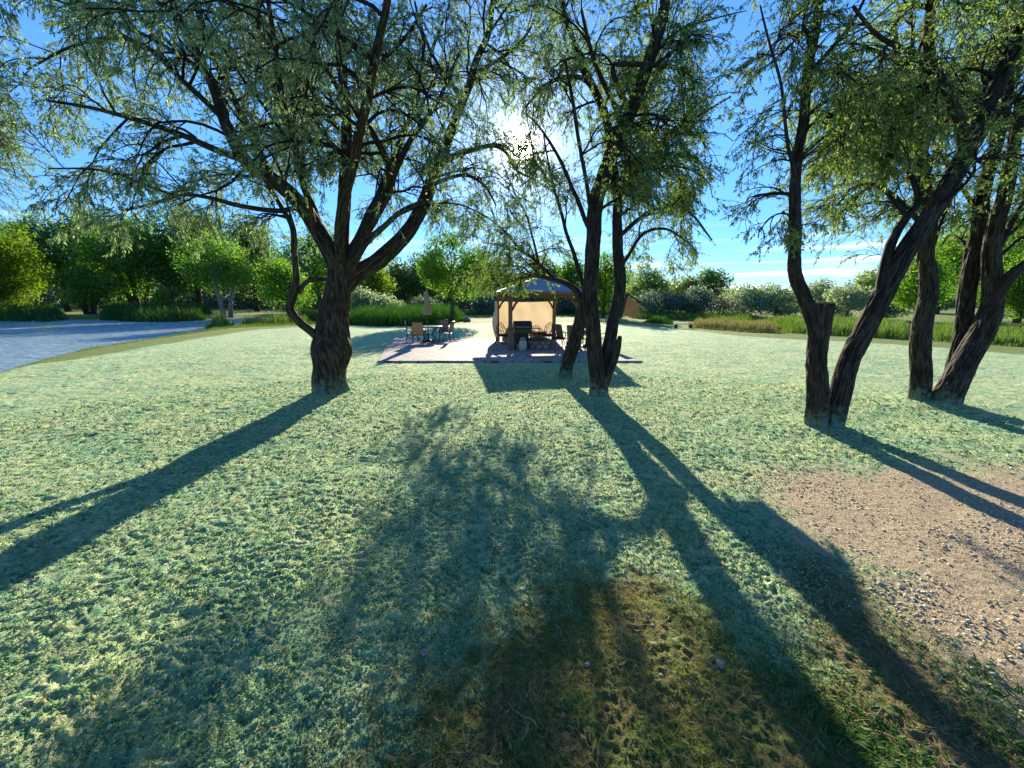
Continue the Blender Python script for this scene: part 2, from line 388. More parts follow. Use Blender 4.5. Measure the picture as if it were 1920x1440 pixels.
def micro(x, y, mu, gv, gr, r):
    """lumps of hydro-mulch, soil and gravel"""
    a = np.abs(pnoise(x*9, y*9)); b = pnoise(x*21+3, y*21); c = pnoise(x*46+8, y*46+2)
    wx = x + .05*pnoise(x*6+40, y*6); wy = y + .05*pnoise(x*6, y*6+17)
    bil = 1-np.abs(pnoise(wx*13, wy*13))*2
    lump = sstep(.0, .9, bil*.6 + b*.55 + .15)
    wx = x + .09*pnoise(x*3.7+40, y*3.7) + .02*pnoise(x*19, y*19+5); wy = y + .09*pnoise(x*3.7, y*3.7+17) + .02*pnoise(x*19+9, y*19)
    bf = 0; aa = 1
    for fr, of in ((9.5, 0), (20, 31), (43, 57)):
        bf = bf + aa*(.55-np.abs(pnoise(wx*fr+of, wy*fr*1.15))*1.7); aa *= .68
    rough_ = np.clip(.85+.8*fbm(x*1.3+60, y*1.3, 2), .4, 1.5)*(1+.35*sstep(4, 10, r))
    m = .0225*bf*rough_ + .012*pnoise(x*2.3, y*2.3) + .0022*pnoise(x*90, y*90)
    g = .012*pnoise(x*3, y*3) + .0075*np.abs(c) + .006*b
    q = .020*pnoise(x*4, y*4) + .016*b + .009*c
    f = mu*(1-gv)*(1-gr)
    h = m*f + g*gv + q*gr*(1-gv) + (1-np.clip(f+gv+gr, 0, 1))*(.02*b)
    fade = 1-sstep(18, 32, r)*.7
    ps = poly_sd(x, y, patio) if True else 0
    return h*fade*(1-sstep(-.12, .0, ps))

def build_ground():
    hd = R(67); da = .0039
    th = np.concatenate([np.arange(-hd, hd, da), np.linspace(hd, 2*math.pi-hd, 70)[:-1]])
    r = [0.35]
    while r[-1] < 21: r.append(r[-1]*(1+.0042))
    while r[-1] < 900: r.append(r[-1]*(1.02))
    r = np.array(r); nR, nT = len(r), len(th)
    Rg, Tg = np.meshgrid(r, th, indexing='ij')
    jit = _rng.normal(size=Rg.shape)*.12*Rg*.004
    x = (Rg*np.sin(Tg)).ravel(); y = (Rg*np.cos(Tg)).ravel(); rr = Rg.ravel()
    x += jit.ravel()*(rr < 20); y -= jit.ravel()[::-1]*(rr < 20)
    mu, gv, gr, far = zones(x, y)
    z = terrain(x, y) + micro(x, y, mu, gv, gr, rr)
    idx = np.arange(nR*nT).reshape(nR, nT)
    a = idx[:-1, :]; b = np.roll(a, -1, axis=1); c = idx[1:, :]; d = np.roll(c, -1, axis=1)
    f = np.stack([a.ravel(), c.ravel(), d.ravel(), b.ravel()], 1)[:, ::-1]
    # centre fan closed with a small quad disc
    v = np.stack([x, y, z], 1)
    bare = sstep(-.3, .3, poly_sd(x, y, strip_poly)+.45*fbm(x*2, y*2, 3))*(1-gv*.8); shore = sstep(-1.8, -.1, np.maximum(poly_sd(x, y, pond), -99))
    m, N, L, B = newmat('lawn_ground')
    ge = N.new('ShaderNodeNewGeometry'); pos = ge.outputs['Position']
    def at(n): q = N.new('ShaderNodeAttribute'); q.attribute_name = n; return q.outputs['Fac']
    n1 = noise_node(N, L, 95, 4, .65, pos); n2 = noise_node(N, L, 24, 5, .65, pos); n3 = noise_node(N, L, 1.1, 4, .6, pos); n4 = noise_node(N, L, 5.5, 4, .6, pos)
    # hydro-mulch: teal-dyed fibre with straw and soil showing through
    n5 = noise_node(N, L, 11, 6, .75, pos, .4); k5 = ramp(N, L, n5.outputs['Fac'], [(.36, 0), (.60, 1)])
    teal = mixc(N, L, k5.outputs[0], (.055, .235, .15), (.62, .70, .43))
    tealv = ramp(N, L, n3.outputs['Fac'], [(.35, (.60, .86, .80)), (.65, (1.2, 1.10, .88))])
    t2 = mixc(N, L, 1, teal.outputs[0], tealv.outputs[0], 'MULTIPLY')
    straw = mixc(N, L, n1.outputs['Fac'], (.26, .25, .13), (.56, .55, .33))
    k = ramp(N, L, n4.outputs['Fac'], [(.46, 0), (.72, .7)])
    mul = mixc(N, L, k.outputs[0], t2.outputs[0], straw.outputs[0])
    vor = N.new('ShaderNodeTexVoronoi'); vor.inputs['Scale'].default_value = 60; L.new(pos, vor.inputs['Vector'])
    gvc = mixc(N, L, n2.outputs['Fac'], (.29, .22, .135), (.56, .47, .32))
    vb = N.new('ShaderNodeRGBToBW'); L.new(vor.outputs['Color'], vb.inputs[0]); gvv = mixc(N, L, .5, gvc.outputs[0], vb.outputs[0], 'SOFT_LIGHT')
    grc = mixc(N, L, n2.outputs['Fac'], (.08, .07, .03), (.24, .20, .08))
    grk = ramp(N, L, n4.outputs['Fac'], [(.4, 0), (.6, 1)])
    grg = mixc(N, L, grk.outputs[0], grc.outputs[0], (.13, .17, .04))
    oth = mixc(N, L, n3.outputs['Fac'], (.09, .15, .03), (.21, .25, .07))      # mown grass beyond the sprayed area
    c1 = mixc(N, L, at('mulch'), oth.outputs[0], mul.outputs[0])
    c2 = mixc(N, L, at('gravel'), c1.outputs[0], gvv.outputs[0])
    c3 = mixc(N, L, at('grass'), c2.outputs[0], grg.outputs[0])
    dirt = mixc(N, L, n2.outputs['Fac'], (.11, .075, .04), (.30, .22, .13)); c3 = mixc(N, L, at('dirt'), c3.outputs[0], dirt.outputs[0])
    c4 = mixc(N, L, at('shore'), c3.outputs[0], (.10, .16, .03))
    L.new(c4.outputs[0], B.inputs['Base Color']); B.inputs['Roughness'].default_value = .9; B.inputs['Specular IOR Level'].default_value = .2
    bp = N.new('ShaderNodeBump'); bp.inputs['Strength'].default_value = .9; bp.inputs['Distance'].default_value = .028
    bh = N.new('ShaderNodeMath'); bh.operation = 'ADD'; L.new(n2.outputs['Fac'], bh.inputs[0]); L.new(n1.outputs['Fac'], bh.inputs[1])
    L.new(bh.outputs[0], bp.inputs['Height']); L.new(bp.outputs[0], B.inputs['Normal'])
    me = mesh_np('ground', v, f, m, {'mulch': mu, 'gravel': gv, 'grass': gr, 'shore': shore*.9, 'dirt': bare}, smooth=True)
    o = link('ground', me); tag(o, kind='structure')
build_ground()

def build_water():
    m, N, L, B = newmat('pond_water')
    tc = N.new('ShaderNodeTexCoord'); mp = N.new('ShaderNodeMapping'); mp.inputs['Scale'].default_value = (.5, 1.6, 1); mp.inputs['Rotation'].default_value = (0, 0, R(20)); L.new(tc.outputs['Object'], mp.inputs[0])
    n = noise_node(N, L, 2.6, 4, .6, mp.outputs[0]); n2 = noise_node(N, L, .25, 2, .5, tc.outputs['Object'])
    B.inputs['Base Color'].default_value = (.36, .48, .54, 1); B.inputs['Roughness'].default_value = .07; B.inputs['IOR'].default_value = 1.33
    B.inputs['Specular IOR Level'].default_value = .8
    b = N.new('ShaderNodeBump'); b.inputs['Strength'].default_value = 1; b.inputs['Distance'].default_value = .12
    L.new(n.outputs['Fac'], b.inputs['Height']); L.new(b.outputs[0], B.inputs['Normal'])
    for poly, nm in ((pond, 'pond_water'), (pond2, 'far_pond_water')):
        xs = [p[0] for p in poly]; ys = [p[1] for p in poly]
        x0, x1, y0, y1 = max(min(xs), -75)-4, max(xs)+4, min(ys)-4, max(ys)+4
        NX, NY = int((x1-x0)/.17), int((y1-y0)/.14)
        gx, gy = np.meshgrid(np.linspace(x0, x1, NX), np.linspace(y0, y1, NY), indexing='ij')
        sd = poly_sd(gx, gy, poly); keep = sd > -1.6
        idx = np.arange(NX*NY).reshape(NX, NY); wz = WATER_Z+.040*pnoise(gx*.9, gy*1.7)+.018*pnoise(gx*2.3+5, gy*3.6)+.006*pnoise(gx*5, gy*6.5)
        q = np.stack([idx[:-1, :-1], idx[1:, :-1], idx[1:, 1:], idx[:-1, 1:]], -1).reshape(-1, 4)
        kk = keep.ravel()[q].all(1)
        q = q[kk]; u, inv = np.unique(q, return_inverse=True)
        v = np.stack([gx.ravel(), gy.ravel(), wz.ravel()], 1)[u]
        o = link(nm, mesh_np(nm, v, inv.reshape(-1, 4), m, None, True)); tag(o, kind='structure')
build_water()

# ------------------------------------------------------------------ patio
def build_patio():
    m, N, L, B = newmat('stamped_concrete')
    tc = N.new('ShaderNodeTexCoord'); mp = N.new('ShaderNodeMapping'); mp.inputs['Rotation'].default_value = (0, 0, R(10)); L.new(tc.outputs['Object'], mp.inputs[0])
    br = N.new('ShaderNodeTexBrick'); L.new(mp.outputs[0], br.inputs['Vector']); br.inputs['Scale'].default_value = 1
    br.inputs['Brick Width'].default_value = .62; br.inputs['Row Height'].default_value = .31; br.inputs['Mortar Size'].default_value = .024
    br.inputs['Color1'].default_value = (.37, .36, .37, 1); br.inputs['Color2'].default_value = (.26, .25, .26, 1); br.inputs['Mortar'].default_value = (.10, .09, .09, 1)
    n = noise_node(N, L, 2.2, 6, .65, tc.outputs['Object']); r = ramp(N, L, n.outputs['Fac'], [(.3, (.72, .70, .72)), (.7, (1.1, 1.05, 1.0))])
    c = mixc(N, L, 1, br.outputs['Color'], r.outputs[0], 'MULTIPLY'); L.new(c.outputs[0], B.inputs['Base Color'])
    n2 = noise_node(N, L, 30, 4, .6, tc.outputs['Object'])
    B.inputs['Roughness'].default_value = .8; B.inputs['Specular IOR Level'].default_value = .2
    b = N.new('ShaderNodeBump'); b.inputs['Strength'].default_value = .5; b.inputs['Distance'].default_value = .01
    s = N.new('ShaderNodeMath'); s.operation = 'MULTIPLY_ADD'; s.inputs[1].default_value = -1.2; L.new(br.outputs['Fac'], s.inputs[0]); L.new(n2.outputs['Fac'], s.inputs[2])
    L.new(s.outputs[0], b.inputs['Height']); L.new(b.outputs[0], B.inputs['Normal'])
    c_ = np.mean(np.array(patio), axis=0)
    top = [(x, y, .06) for x, y in patio]; ins = [(x+(c_[0]-x)*.004, y+(c_[1]-y)*.004, .07) for x, y in patio]; bot = [(x, y, -.25) for x, y in patio]
    v = ins+top+bot; f = [(0, 1, 2, 3)]
    for i in range(4):
        j = (i+1) % 4; f += [(i, 4+i, 4+j, j), (4+i, 8+i, 8+j, 4+j)]
    me = bpy.data.meshes.new('patio'); me.from_pydata(v, [], f); me.update(); me.materials.append(m)
    tag(link('patio', me), kind='structure')
build_patio()
PZ = .07

# ------------------------------------------------------------------ foreground trees
def catmull(pts, step=.06):
    p = np.array(pts, float); p = np.vstack([2*p[0]-p[1], p, 2*p[-1]-p[-2]]); out = []
    for i in range(1, len(p)-2):
        n = max(2, int(np.linalg.norm(p[i+1][:3]-p[i][:3])/step))
        for k in range(n):
            t = k/n; a, b, c, d = p[i-1], p[i], p[i+1], p[i+2]
            out.append(.5*((2*b)+(c-a)*t+(2*a-5*b+4*c-d)*t*t+(3*b-a-3*c+d)*t**3))
    out.append(p[-2]); return np.array(out)
def bark_tube(path, seg=28, amp=.12, fw=.024, fl=.34, twist=0, cap=True, flare=0, seed=0, knob=.06):
    """path (n,4) xyz+radius -> displaced tube"""
    p = path[:, :3]; rad = path[:, 3].copy(); n = len(p)
    t = np.gradient(p, axis=0); t /= np.linalg.norm(t, axis=1)[:, None]+1e-9
    s = np.concatenate([[0], np.cumsum(np.linalg.norm(np.diff(p, axis=0), axis=1))])
    if flare: rad = rad*(1+flare*np.exp(-s/.22))
    u = np.cross(t[0], (0, 1., .01)); u /= np.linalg.norm(u); us = []
    for i in range(n):
        u = u - t[i]*u.dot(t[i]); u /= np.linalg.norm(u); us.append(u)
    us = np.array(us); ws = np.cross(t, us)
    a = np.linspace(0, 2*math.pi, seg, endpoint=False)
    A, S = np.meshgrid(a, s); Rr = rad[:, None]
    A2 = A + twist*S
    q = Rr/fw*.5
    X = np.cos(A2)*q+seed*7.3; Y = np.sin(A2)*q; Z = S/fl
    n1 = pnoise(X, Y, Z+.001); n2 = pnoise(X*2.1, Y*2.1, Z*2+.5)
    ridge = 1-2*np.abs(n1); ridge = .7*ridge+.3*n2
    lob = pnoise(np.cos(A2)*1.1+seed, np.sin(A2)*1.1, S*1.1+.3)
    fl_lobes = flare*np.exp(-S/.25)*pnoise(np.cos(A)*2.2+seed*3, np.sin(A)*2.2, S*0+.7)*.9
    rr = Rr*(1+amp*(ridge-.4)*np.clip(.10/Rr, .3, 1)+knob*2*lob+fl_lobes)
    v = p[:, None, :] + rr[..., None]*(np.cos(A)[..., None]*us[:, None, :]+np.sin(A)[..., None]*ws[:, None, :])
    idx = np.arange(n*seg).reshape(n, seg)
    a_ = idx[:-1]; b_ = np.roll(a_, -1, 1); c_ = idx[1:]; d_ = np.roll(c_, -1, 1)
    f = np.stack([a_.ravel(), b_.ravel(), d_.ravel(), c_.ravel()], 1)
    v = v.reshape(-1, 3); rg = ridge.ravel()*.55
    if cap:                                       # close the end with a short cone ring
        last = idx[-1]; v = np.vstack([v, p[-1]+t[-1]*rad[-1]*.2]); ci = len(v)-1
        f2 = np.stack([last, np.roll(last, -1), np.full(seg, ci), np.full(seg, ci)], 1)
        # fan as degenerate-free quads: pair up neighbours
        f2 = np.array([[last[k], last[(k+1) % seg], last[(k+2) % seg], ci] for k in range(0, seg, 2)])
        f = np.vstack([f, f2]); rg = np.append(rg, 0)
    return v, f, rg
def merge(parts):
    vs, fs, at = [], [], []; o = 0
    for v, f, a in parts: vs.append(v); fs.append(f+o); at.append(a); o += len(v)
    return np.vstack(vs), np.vstack(fs), np.concatenate(at)

def norm(a): return a/(np.linalg.norm(a, axis=-1, keepdims=True)+1e-9)
def grow(PP, RR, n, t0, t1, lr, ang, droop, K, rng, rf=.6, wander=.25, up=0.0, tip=.25):
    """PP (N,K0,3), RR (N,K0): n children on each -> (N*n,K,3),(N*n,K)"""
    N0, K0 = PP.shape[:2]
    par = np.repeat(np.arange(N0), n); m = len(par)
    t = rng.uniform(t0, t1, m)*(K0-1); i = np.minimum(t.astype(int), K0-2); f = (t-i)[:, None]
    base = PP[par, i]*(1-f)+PP[par, i+1]*f; tan = norm(PP[par, i+1]-PP[par, i]); r0 = (RR[par, i]*(1-f[:, 0])+RR[par, i+1]*f[:, 0])*rf
    per = norm(np.cross(tan, norm(rng.normal(size=(m, 3))))); a = rng.uniform(ang[0], ang[1], m)[:, None]
    d = norm(np.cos(a)*tan+np.sin(a)*per + np.array([0, 0, up]))
    Ln = rng.uniform(lr[0], lr[1], m)[:, None]*(1.15-.45*(t/(K0-1)))[:, None]
    pts = [base]; cur = d
    w = norm(rng.normal(size=(m, 3)))
    for k in range(1, K):
        cur = norm(cur + wander*rng.normal(size=(m, 3))*.5 + w*wander*.35 + np.array([0, 0, -droop])*(k/K))
        pts.append(pts[-1]+cur*Ln/(K-1))
    Q = np.stack(pts, 1); rad = r0[:, None]*np.linspace(1, tip, K)[None]
    return Q, rad
def tubes(Q, rad, seg=3):
    N0, K = Q.shape[:2]
    t = norm(np.gradient(Q, axis=1)); ref = np.where(np.abs(t[:, :1, 2:3]) > .9, np.array([1., 0, 0]), np.array([0, 0, 1.]))
    u = norm(np.cross(t, np.broadcast_to(ref, t.shape))); w = np.cross(t, u)
    a = np.arange(seg)*2*math.pi/seg
    v = Q[:, :, None, :]+rad[:, :, None, None]*(np.cos(a)[None, None, :, None]*u[:, :, None, :]+np.sin(a)[None, None, :, None]*w[:, :, None, :])
    idx = np.arange(N0*K*seg).reshape(N0, K, seg)
    A = idx[:, :-1]; B_ = np.roll(A, -1, 2); C_ = idx[:, 1:]; D = np.roll(C_, -1, 2)
    return v.reshape(-1, 3), np.stack([A.ravel(), B_.ravel(), D.ravel(), C_.ravel()], 1), np.zeros(N0*K*seg)
def leaves(Q, n, L0, W, rng, t0=.1, spread=(.5, 1.1), hang=.35, clump=None):
    N0, K = Q.shape[:2]; par = np.repeat(np.arange(N0), n); m = len(par)
    t = rng.uniform(t0, 1, m)*(K-1); i = np.minimum(t.astype(int), K-2); f = (t-i)[:, None]
    b = Q[par, i]*(1-f)+Q[par, i+1]*f; tan = norm(Q[par, i+1]-Q[par, i])
    per = norm(np.cross(tan, rng.normal(size=(m, 3)))); a = rng.uniform(spread[0], spread[1], m)[:, None]
    d = norm(np.cos(a)*tan+np.sin(a)*per+np.array([0, 0, -hang])*rng.uniform(0, 1.6, m)[:, None])
    s = norm(np.cross(d, rng.normal(size=(m, 3)))); nn = np.cross(d, s)
    ln = (L0*rng.uniform(.6, 1.25, m))[:, None]; wd = (W*rng.uniform(.7, 1.2, m))[:, None]
    v = np.stack([b, b+d*ln*.45+s*wd*.5+nn*wd*.12, b+d*ln-np.array([0, 0, .1])*ln, b+d*ln*.45-s*wd*.5+nn*wd*.12], 1)
    twig = rng.uniform(0, 1, N0)[par]; r = np.clip(.55*twig+.45*rng.uniform(0, 1, m), 0, 1)
    return v.reshape(-1, 3), np.arange(m*4).reshape(-1, 4), np.repeat(r, 4)

def make_tree(name, label, Y0, base, limbs, mat, leafm, seed, dens=1.0, group=None, trunk_seg=100, leafL=.064, leafW=.017,
              l1=(1.2, 2.6), droop=.35, n2=9, n3=8, nl=18, l1_per_m=3.6, clip=None, rs=1.0):
    """limbs: dict(pts=[(px,py,dY,r)...], leaf density, t0, twist...)"""
    rng = np.random.default_rng(seed)
    root = thing(name, label, 'tree', (base[0], base[1], 0), 0, group)
    off = np.array([base[0], base[1], 0])
    tp, bp, L1s = [], [], []
    for k, lb in enumerate(limbs):
        pts = [(*P(px, py, Y0+dy), r) for px, py, dy, r in lb['pts']]
        pts = np.array(pts)
        if lb.get('ground'): pts[0, 2] = -.12
        pts[:, 3] *= rs; path = catmull(pts, .03 if lb.get('trunk') else .08); path[:, 3] = np.maximum(path[:, 3], .006)
        if not lb.get('smooth'):
            n = len(path); ss = np.concatenate([[0], np.cumsum(np.linalg.norm(np.diff(path[:, :3], axis=0), axis=1))])
            wob = np.stack([pnoise(ss*1.1+seed+k*5, ss*0+j*3.3) for j in range(3)], 1)
            path[:, :3] += wob*np.minimum(path[:, 3], .05)[:, None]*.9
        rm = path[:, 3].max()
        seg = trunk_seg if lb.get('trunk') else (60 if rm > .11 else 30 if rm > .07 else 12)
        part = bark_tube(path, seg, amp=lb.get('amp', .3)*.62, twist=lb.get('twist', 0), flare=lb.get('flare', 0), seed=seed+k, knob=lb.get('knob', .022))
        (tp if (lb.get('trunk') or rm > .11) else bp).append(part)
        d = lb.get('leaf', 1.0)
        if d > 0:
            # resample limb to K=10 pieces of about 1 m
            s = np.concatenate([[0], np.cumsum(np.linalg.norm(np.diff(path[:, :3], axis=0), axis=1))]); tot = s[-1]
            t0 = lb.get('t0', .25); q = np.linspace(t0*tot, tot, 14)
            PP = np.stack([np.interp(q, s, path[:, j]) for j in range(3)], 1)[None]; RR = np.interp(q, s, path[:, 3])[None]
            n = max(2, int((1-t0)*tot*l1_per_m*d*dens))
            Q, rad = grow(PP, np.minimum(RR, .055), n, 0, 1, lb.get('l1', l1), (.5, 1.35), lb.get('droop', droop), 9, rng, .55, .34, lb.get('up', .12))
            L1s.append((Q, rad, lb.get('nl', 1.0)))
    L1 = np.concatenate([q[0] for q in L1s]); r1 = np.concatenate([q[1] for q in L1s])
    if clip is not None:
        ok = clip(L1); L1, r1 = L1[ok], r1[ok]
    L2, r2 = grow(L1, r1, n2, .15, 1, (.45, 1.0), (.35, 1.1), droop*.6, 6, rng, .55, .32, 0)
    if clip is not None:
        ok = clip(L2); L2, r2 = L2[ok], r2[ok]
    ok = L2[:, -1, 2] > 1.1; L2, r2 = L2[ok], r2[ok]
    L3, r3 = grow(L2, r2, n3, .1, 1, (.16, .46), (.3, 1.05), .28, 4, rng, .6, .25, 0)
    # bare stretches: thin the leafing with low-frequency noise so that clumps and gaps form
    c = L3[:, -1]; g = pnoise(c[:, 0]*1.5+seed, c[:, 1]*1.5, c[:, 2]*1.5+.1)+.4*pnoise(c[:, 0]*.6+seed, c[:, 1]*.6, c[:, 2]*.6+7.1)
    leafy = (g > rng.uniform(-.64, .14, len(g)))
    L3, r3 = L3[leafy], r3[leafy]
    r1 = np.maximum(r1, .008); r2 = np.maximum(r2, .0045); r3 = np.maximum(r3, .0022)
    v, f, a = merge(tp); me = mesh_np('trunk', v-off, f, mat, {'ridge': a}, True); tr = link('trunk', me, root)
    v, f, a = merge(bp+[tubes(L1, r1, 5), tubes(L2, r2, 4), tubes(L3, r3, 3)]); me = mesh_np('branches', v-off, f, mat, {'ridge': a}, True); link('branches', me, root)
    lv = leaves(L3, nl, leafL, leafW, rng)
    v, f, a = lv
    me = mesh_np('crown', v-off, f, leafm, {'rnd': a}); link('crown', me, root)
    print(name, 'twigs', len(L3), 'leaves', len(f))
    return root, tr

def yb(i): return bases[i][1]
def build_big_tree():
    Y = yb(0)
    T = [
     dict(pts=[(617, 748, 0, .40), (616, 715, 0, .375), (619, 680, 0, .385), (621, 645, 0, .43), (627, 605, 0, .335), (634, 560, 0, .275), (638, 525, 0, .265), (638, 495, 0, .22)], trunk=1, ground=1, leaf=0, twist=1.1, flare=.07, amp=.42, knob=.16),
     dict(pts=[(638, 552, 0, .16), (668, 515, .1, .19), (712, 490, .3, .19), (752, 452, .5, .18), (785, 400, .7, .165), (806, 345, .9, .155), (825, 300, 1.0, .14), (840, 255, 1.1, .12), (868, 190, 1.3, .10), (892, 120, 1.5, .085), (915, 60, 1.7, .07), (925, -10, 1.9, .055), (930, -90, 2, .04)], twist=.8, t0=.3),
     dict(nl=.5, pts=[(818, 312, .95, .08), (850, 292, 1.2, .07), (885, 280, 1.5, .06), (925, 274, 1.9, .055), (950, 290, 2.3, .045), (968, 318, 2.6, .035), (1000, 336, 2.9, .03), (1040, 360, 3.2, .02)], leaf=.4, t0=.15, l1=(.7, 1.7), droop=.4),
     dict(pts=[(812, 345, .9, .05), (855, 330, .9, .045), (880, 330, .9, .04), (910, 350, .8, .03), (930, 385, .7, .018)], leaf=1.4, l1=(.7, 1.5)),
     dict(pts=[(640, 515, 0, .18), (640, 460, .2, .17), (642, 400, .4, .155), (650, 330, .6, .14), (650, 250, .8, .12), (645, 160, 1.0, .11), (638, 80, 1.1, .10), (632, 0, 1.2, .09), (625, -80, 1.2, .07)], t0=.25),
     dict(pts=[(645, 520, 0, .12), (672, 460, -.1, .11), (705, 400, -.2, .10), (735, 345, -.3, .09), (728, 300, -.5, .08), (700, 255, -.7, .06), (672, 215, -.8, .045), (640, 180, -1, .03)], t0=.35),
     dict(pts=[(733, 345, -.3, .07), (765, 270, -.4, .06), (800, 220, -.5, .05), (830, 170, -.6, .035), (860, 100, -.8, .025)], t0=.2),
     dict(pts=[(660, 505, 0, .08), (690, 450, -.4, .07), (730, 415, -.7, .055), (765, 390, -1.0, .045), (800, 375, -1.2, .03)], t0=.5, leaf=.5),
     dict(pts=[(640, 520, 0, .20), (615, 465, -.1, .18), (580, 405, -.3, .165), (545, 365, -.5, .15), (505, 330, -.6, .14), (460, 300, -.8, .12), (425, 235, -1.0, .10), (400, 165, -1.2, .085), (365, 95, -1.3, .07), (330, 20, -1.4, .055), (310, -60, -1.5, .04)], t0=.3),
     dict(pts=[(515, 338, -.5, .10), (478, 270, -.2, .085), (440, 190, .1, .07), (400, 110, .4, .055), (370, 30, .6, .045), (350, -60, .8, .03)], t0=.2),
     dict(pts=[(455, 300, -.8, .07), (400, 280, -1.1, .06), (330, 250, -1.4, .05), (260, 225, -1.6, .04), (180, 205, -1.8, .03), (90, 190, -2.0, .018)], t0=.15),
     dict(pts=[(420, 225, -1, .06), (350, 160, -1.0, .05), (290, 100, -1.0, .045), (220, 70, -1, .035), (130, 90, -1, .025), (50, 130, -1, .015)], t0=.15, droop=.45),
     dict(pts=[(440, 190, .1, .05), (360, 120, .6, .045), (270, 66, 1.0, .04), (180, 30, 1.3, .03), (90, 20, 1.6, .02)], t0=.2),
     dict(pts=[(560, 385, -.4, .055), (515, 395, -.7, .05), (450, 388, -1.0, .045), (395, 372, -1.2, .038), (345, 366, -1.4, .032), (290, 380, -1.5, .025), (230, 395, -1.6, .015)], t0=.2, leaf=.7, l1=(.5, 1.1), droop=.1),
     dict(pts=[(330, 368, -1.4, .03), (270, 345, -1.5, .025), (190, 320, -1.6, .02), (90, 315, -1.8, .012)], t0=.1, leaf=.7, l1=(.4, .9), droop=.1),
     dict(pts=[(605, 645, -.15, .10), (585, 622, -.3, .095), (562, 602, -.35, .09), (543, 580, -.4, .09), (548, 555, -.4, .08), (556, 520, -.4, .07), (552, 475, -.4, .062), (548, 425, -.4, .055), (530, 390, -.4, .05), (500, 340, -.5, .04), (470, 280, -.6, .028)], t0=.6, leaf=.6, knob=.09, l1=(.6, 1.3)),
     dict(pts=[(628, 528, 0, .05), (600, 522, -.15, .05), (575, 527, -.3, .048), (558, 548, -.38, .05)], leaf=0),
     dict(pts=[(553, 485, -.4, .03), (552, 430, -.7, .026), (535, 360, -.9, .02), (545, 280, -1.1, .015)], t0=.3, leaf=.8, l1=(.5, 1)),
     dict(pts=[(640, 500, 0, .13), (640, 410, -.7, .11), (662, 300, -1.4, .09), (690, 180, -2.1, .07), (720, 50, -2.7, .055), (735, -90, -3.1, .035)], t0=.35),
     dict(pts=[(635, 500, 0, .12), (600, 420, .7, .1), (560, 320, 1.6, .085), (530, 220, 2.4, .07), (500, 120, 3.0, .055), (470, 30, 3.4, .04)], t0=.3),
     dict(pts=[(645, 500, 0, .12), (700, 390, .9, .1), (750, 270, 2.0, .08), (790, 150, 2.9, .06), (830, 40, 3.6, .04)], t0=.3),
     dict(pts=[(590, 430, -.3, .07), (560, 300, -1.2, .06), (530, 180, -2.0, .05), (510, 60, -2.6, .035), (495, -60, -3, .02)], t0=.25),
     dict(pts=[(640, 250, .8, .05), (590, 180, .3, .045), (550, 110, -.1, .035), (520, 40, -.4, .025)], t0=.1),
     dict(pts=[(648, 200, .9, .05), (700, 130, .4, .045), (760, 70, 0, .035), (800, 10, -.3, .025)], t0=.1),
     dict(pts=[(868, 190, 1.3, .05), (820, 120, .9, .04), (790, 50, .6, .03), (770, -30, .5, .02)], t0=.1),
     dict(pts=[(885, 140, 1.4, .05), (940, 110, 1.7, .04), (990, 60, 1.9, .03), (1010, 0, 2.1, .02)], t0=.1, leaf=.9),
    ]
    def clip(Q):
        m = Q[:, -1]; keep = np.ones(len(m), bool)
        keep &= ~((m[:, 2] < 3.0) & (m[:, 0] < bases[0][0]+4.5) & (m[:, 0] > -4.9))        # keep the crotch open
        keep &= m[:, 2] > np.where(m[:, 0] < -7.5, 3.3, 2.6)
        keep &= m[:, 1] > 4.3
        return keep
    make_tree('willow_tree', 'largest tree, thick twisted brown trunk with spreading limbs, left of the patio', Y, bases[0], T, M['bark_big'], M['olive_leaf'], 11,
              trunk_seg=200, dens=1.0, clip=clip, rs=.88)
build_big_tree()

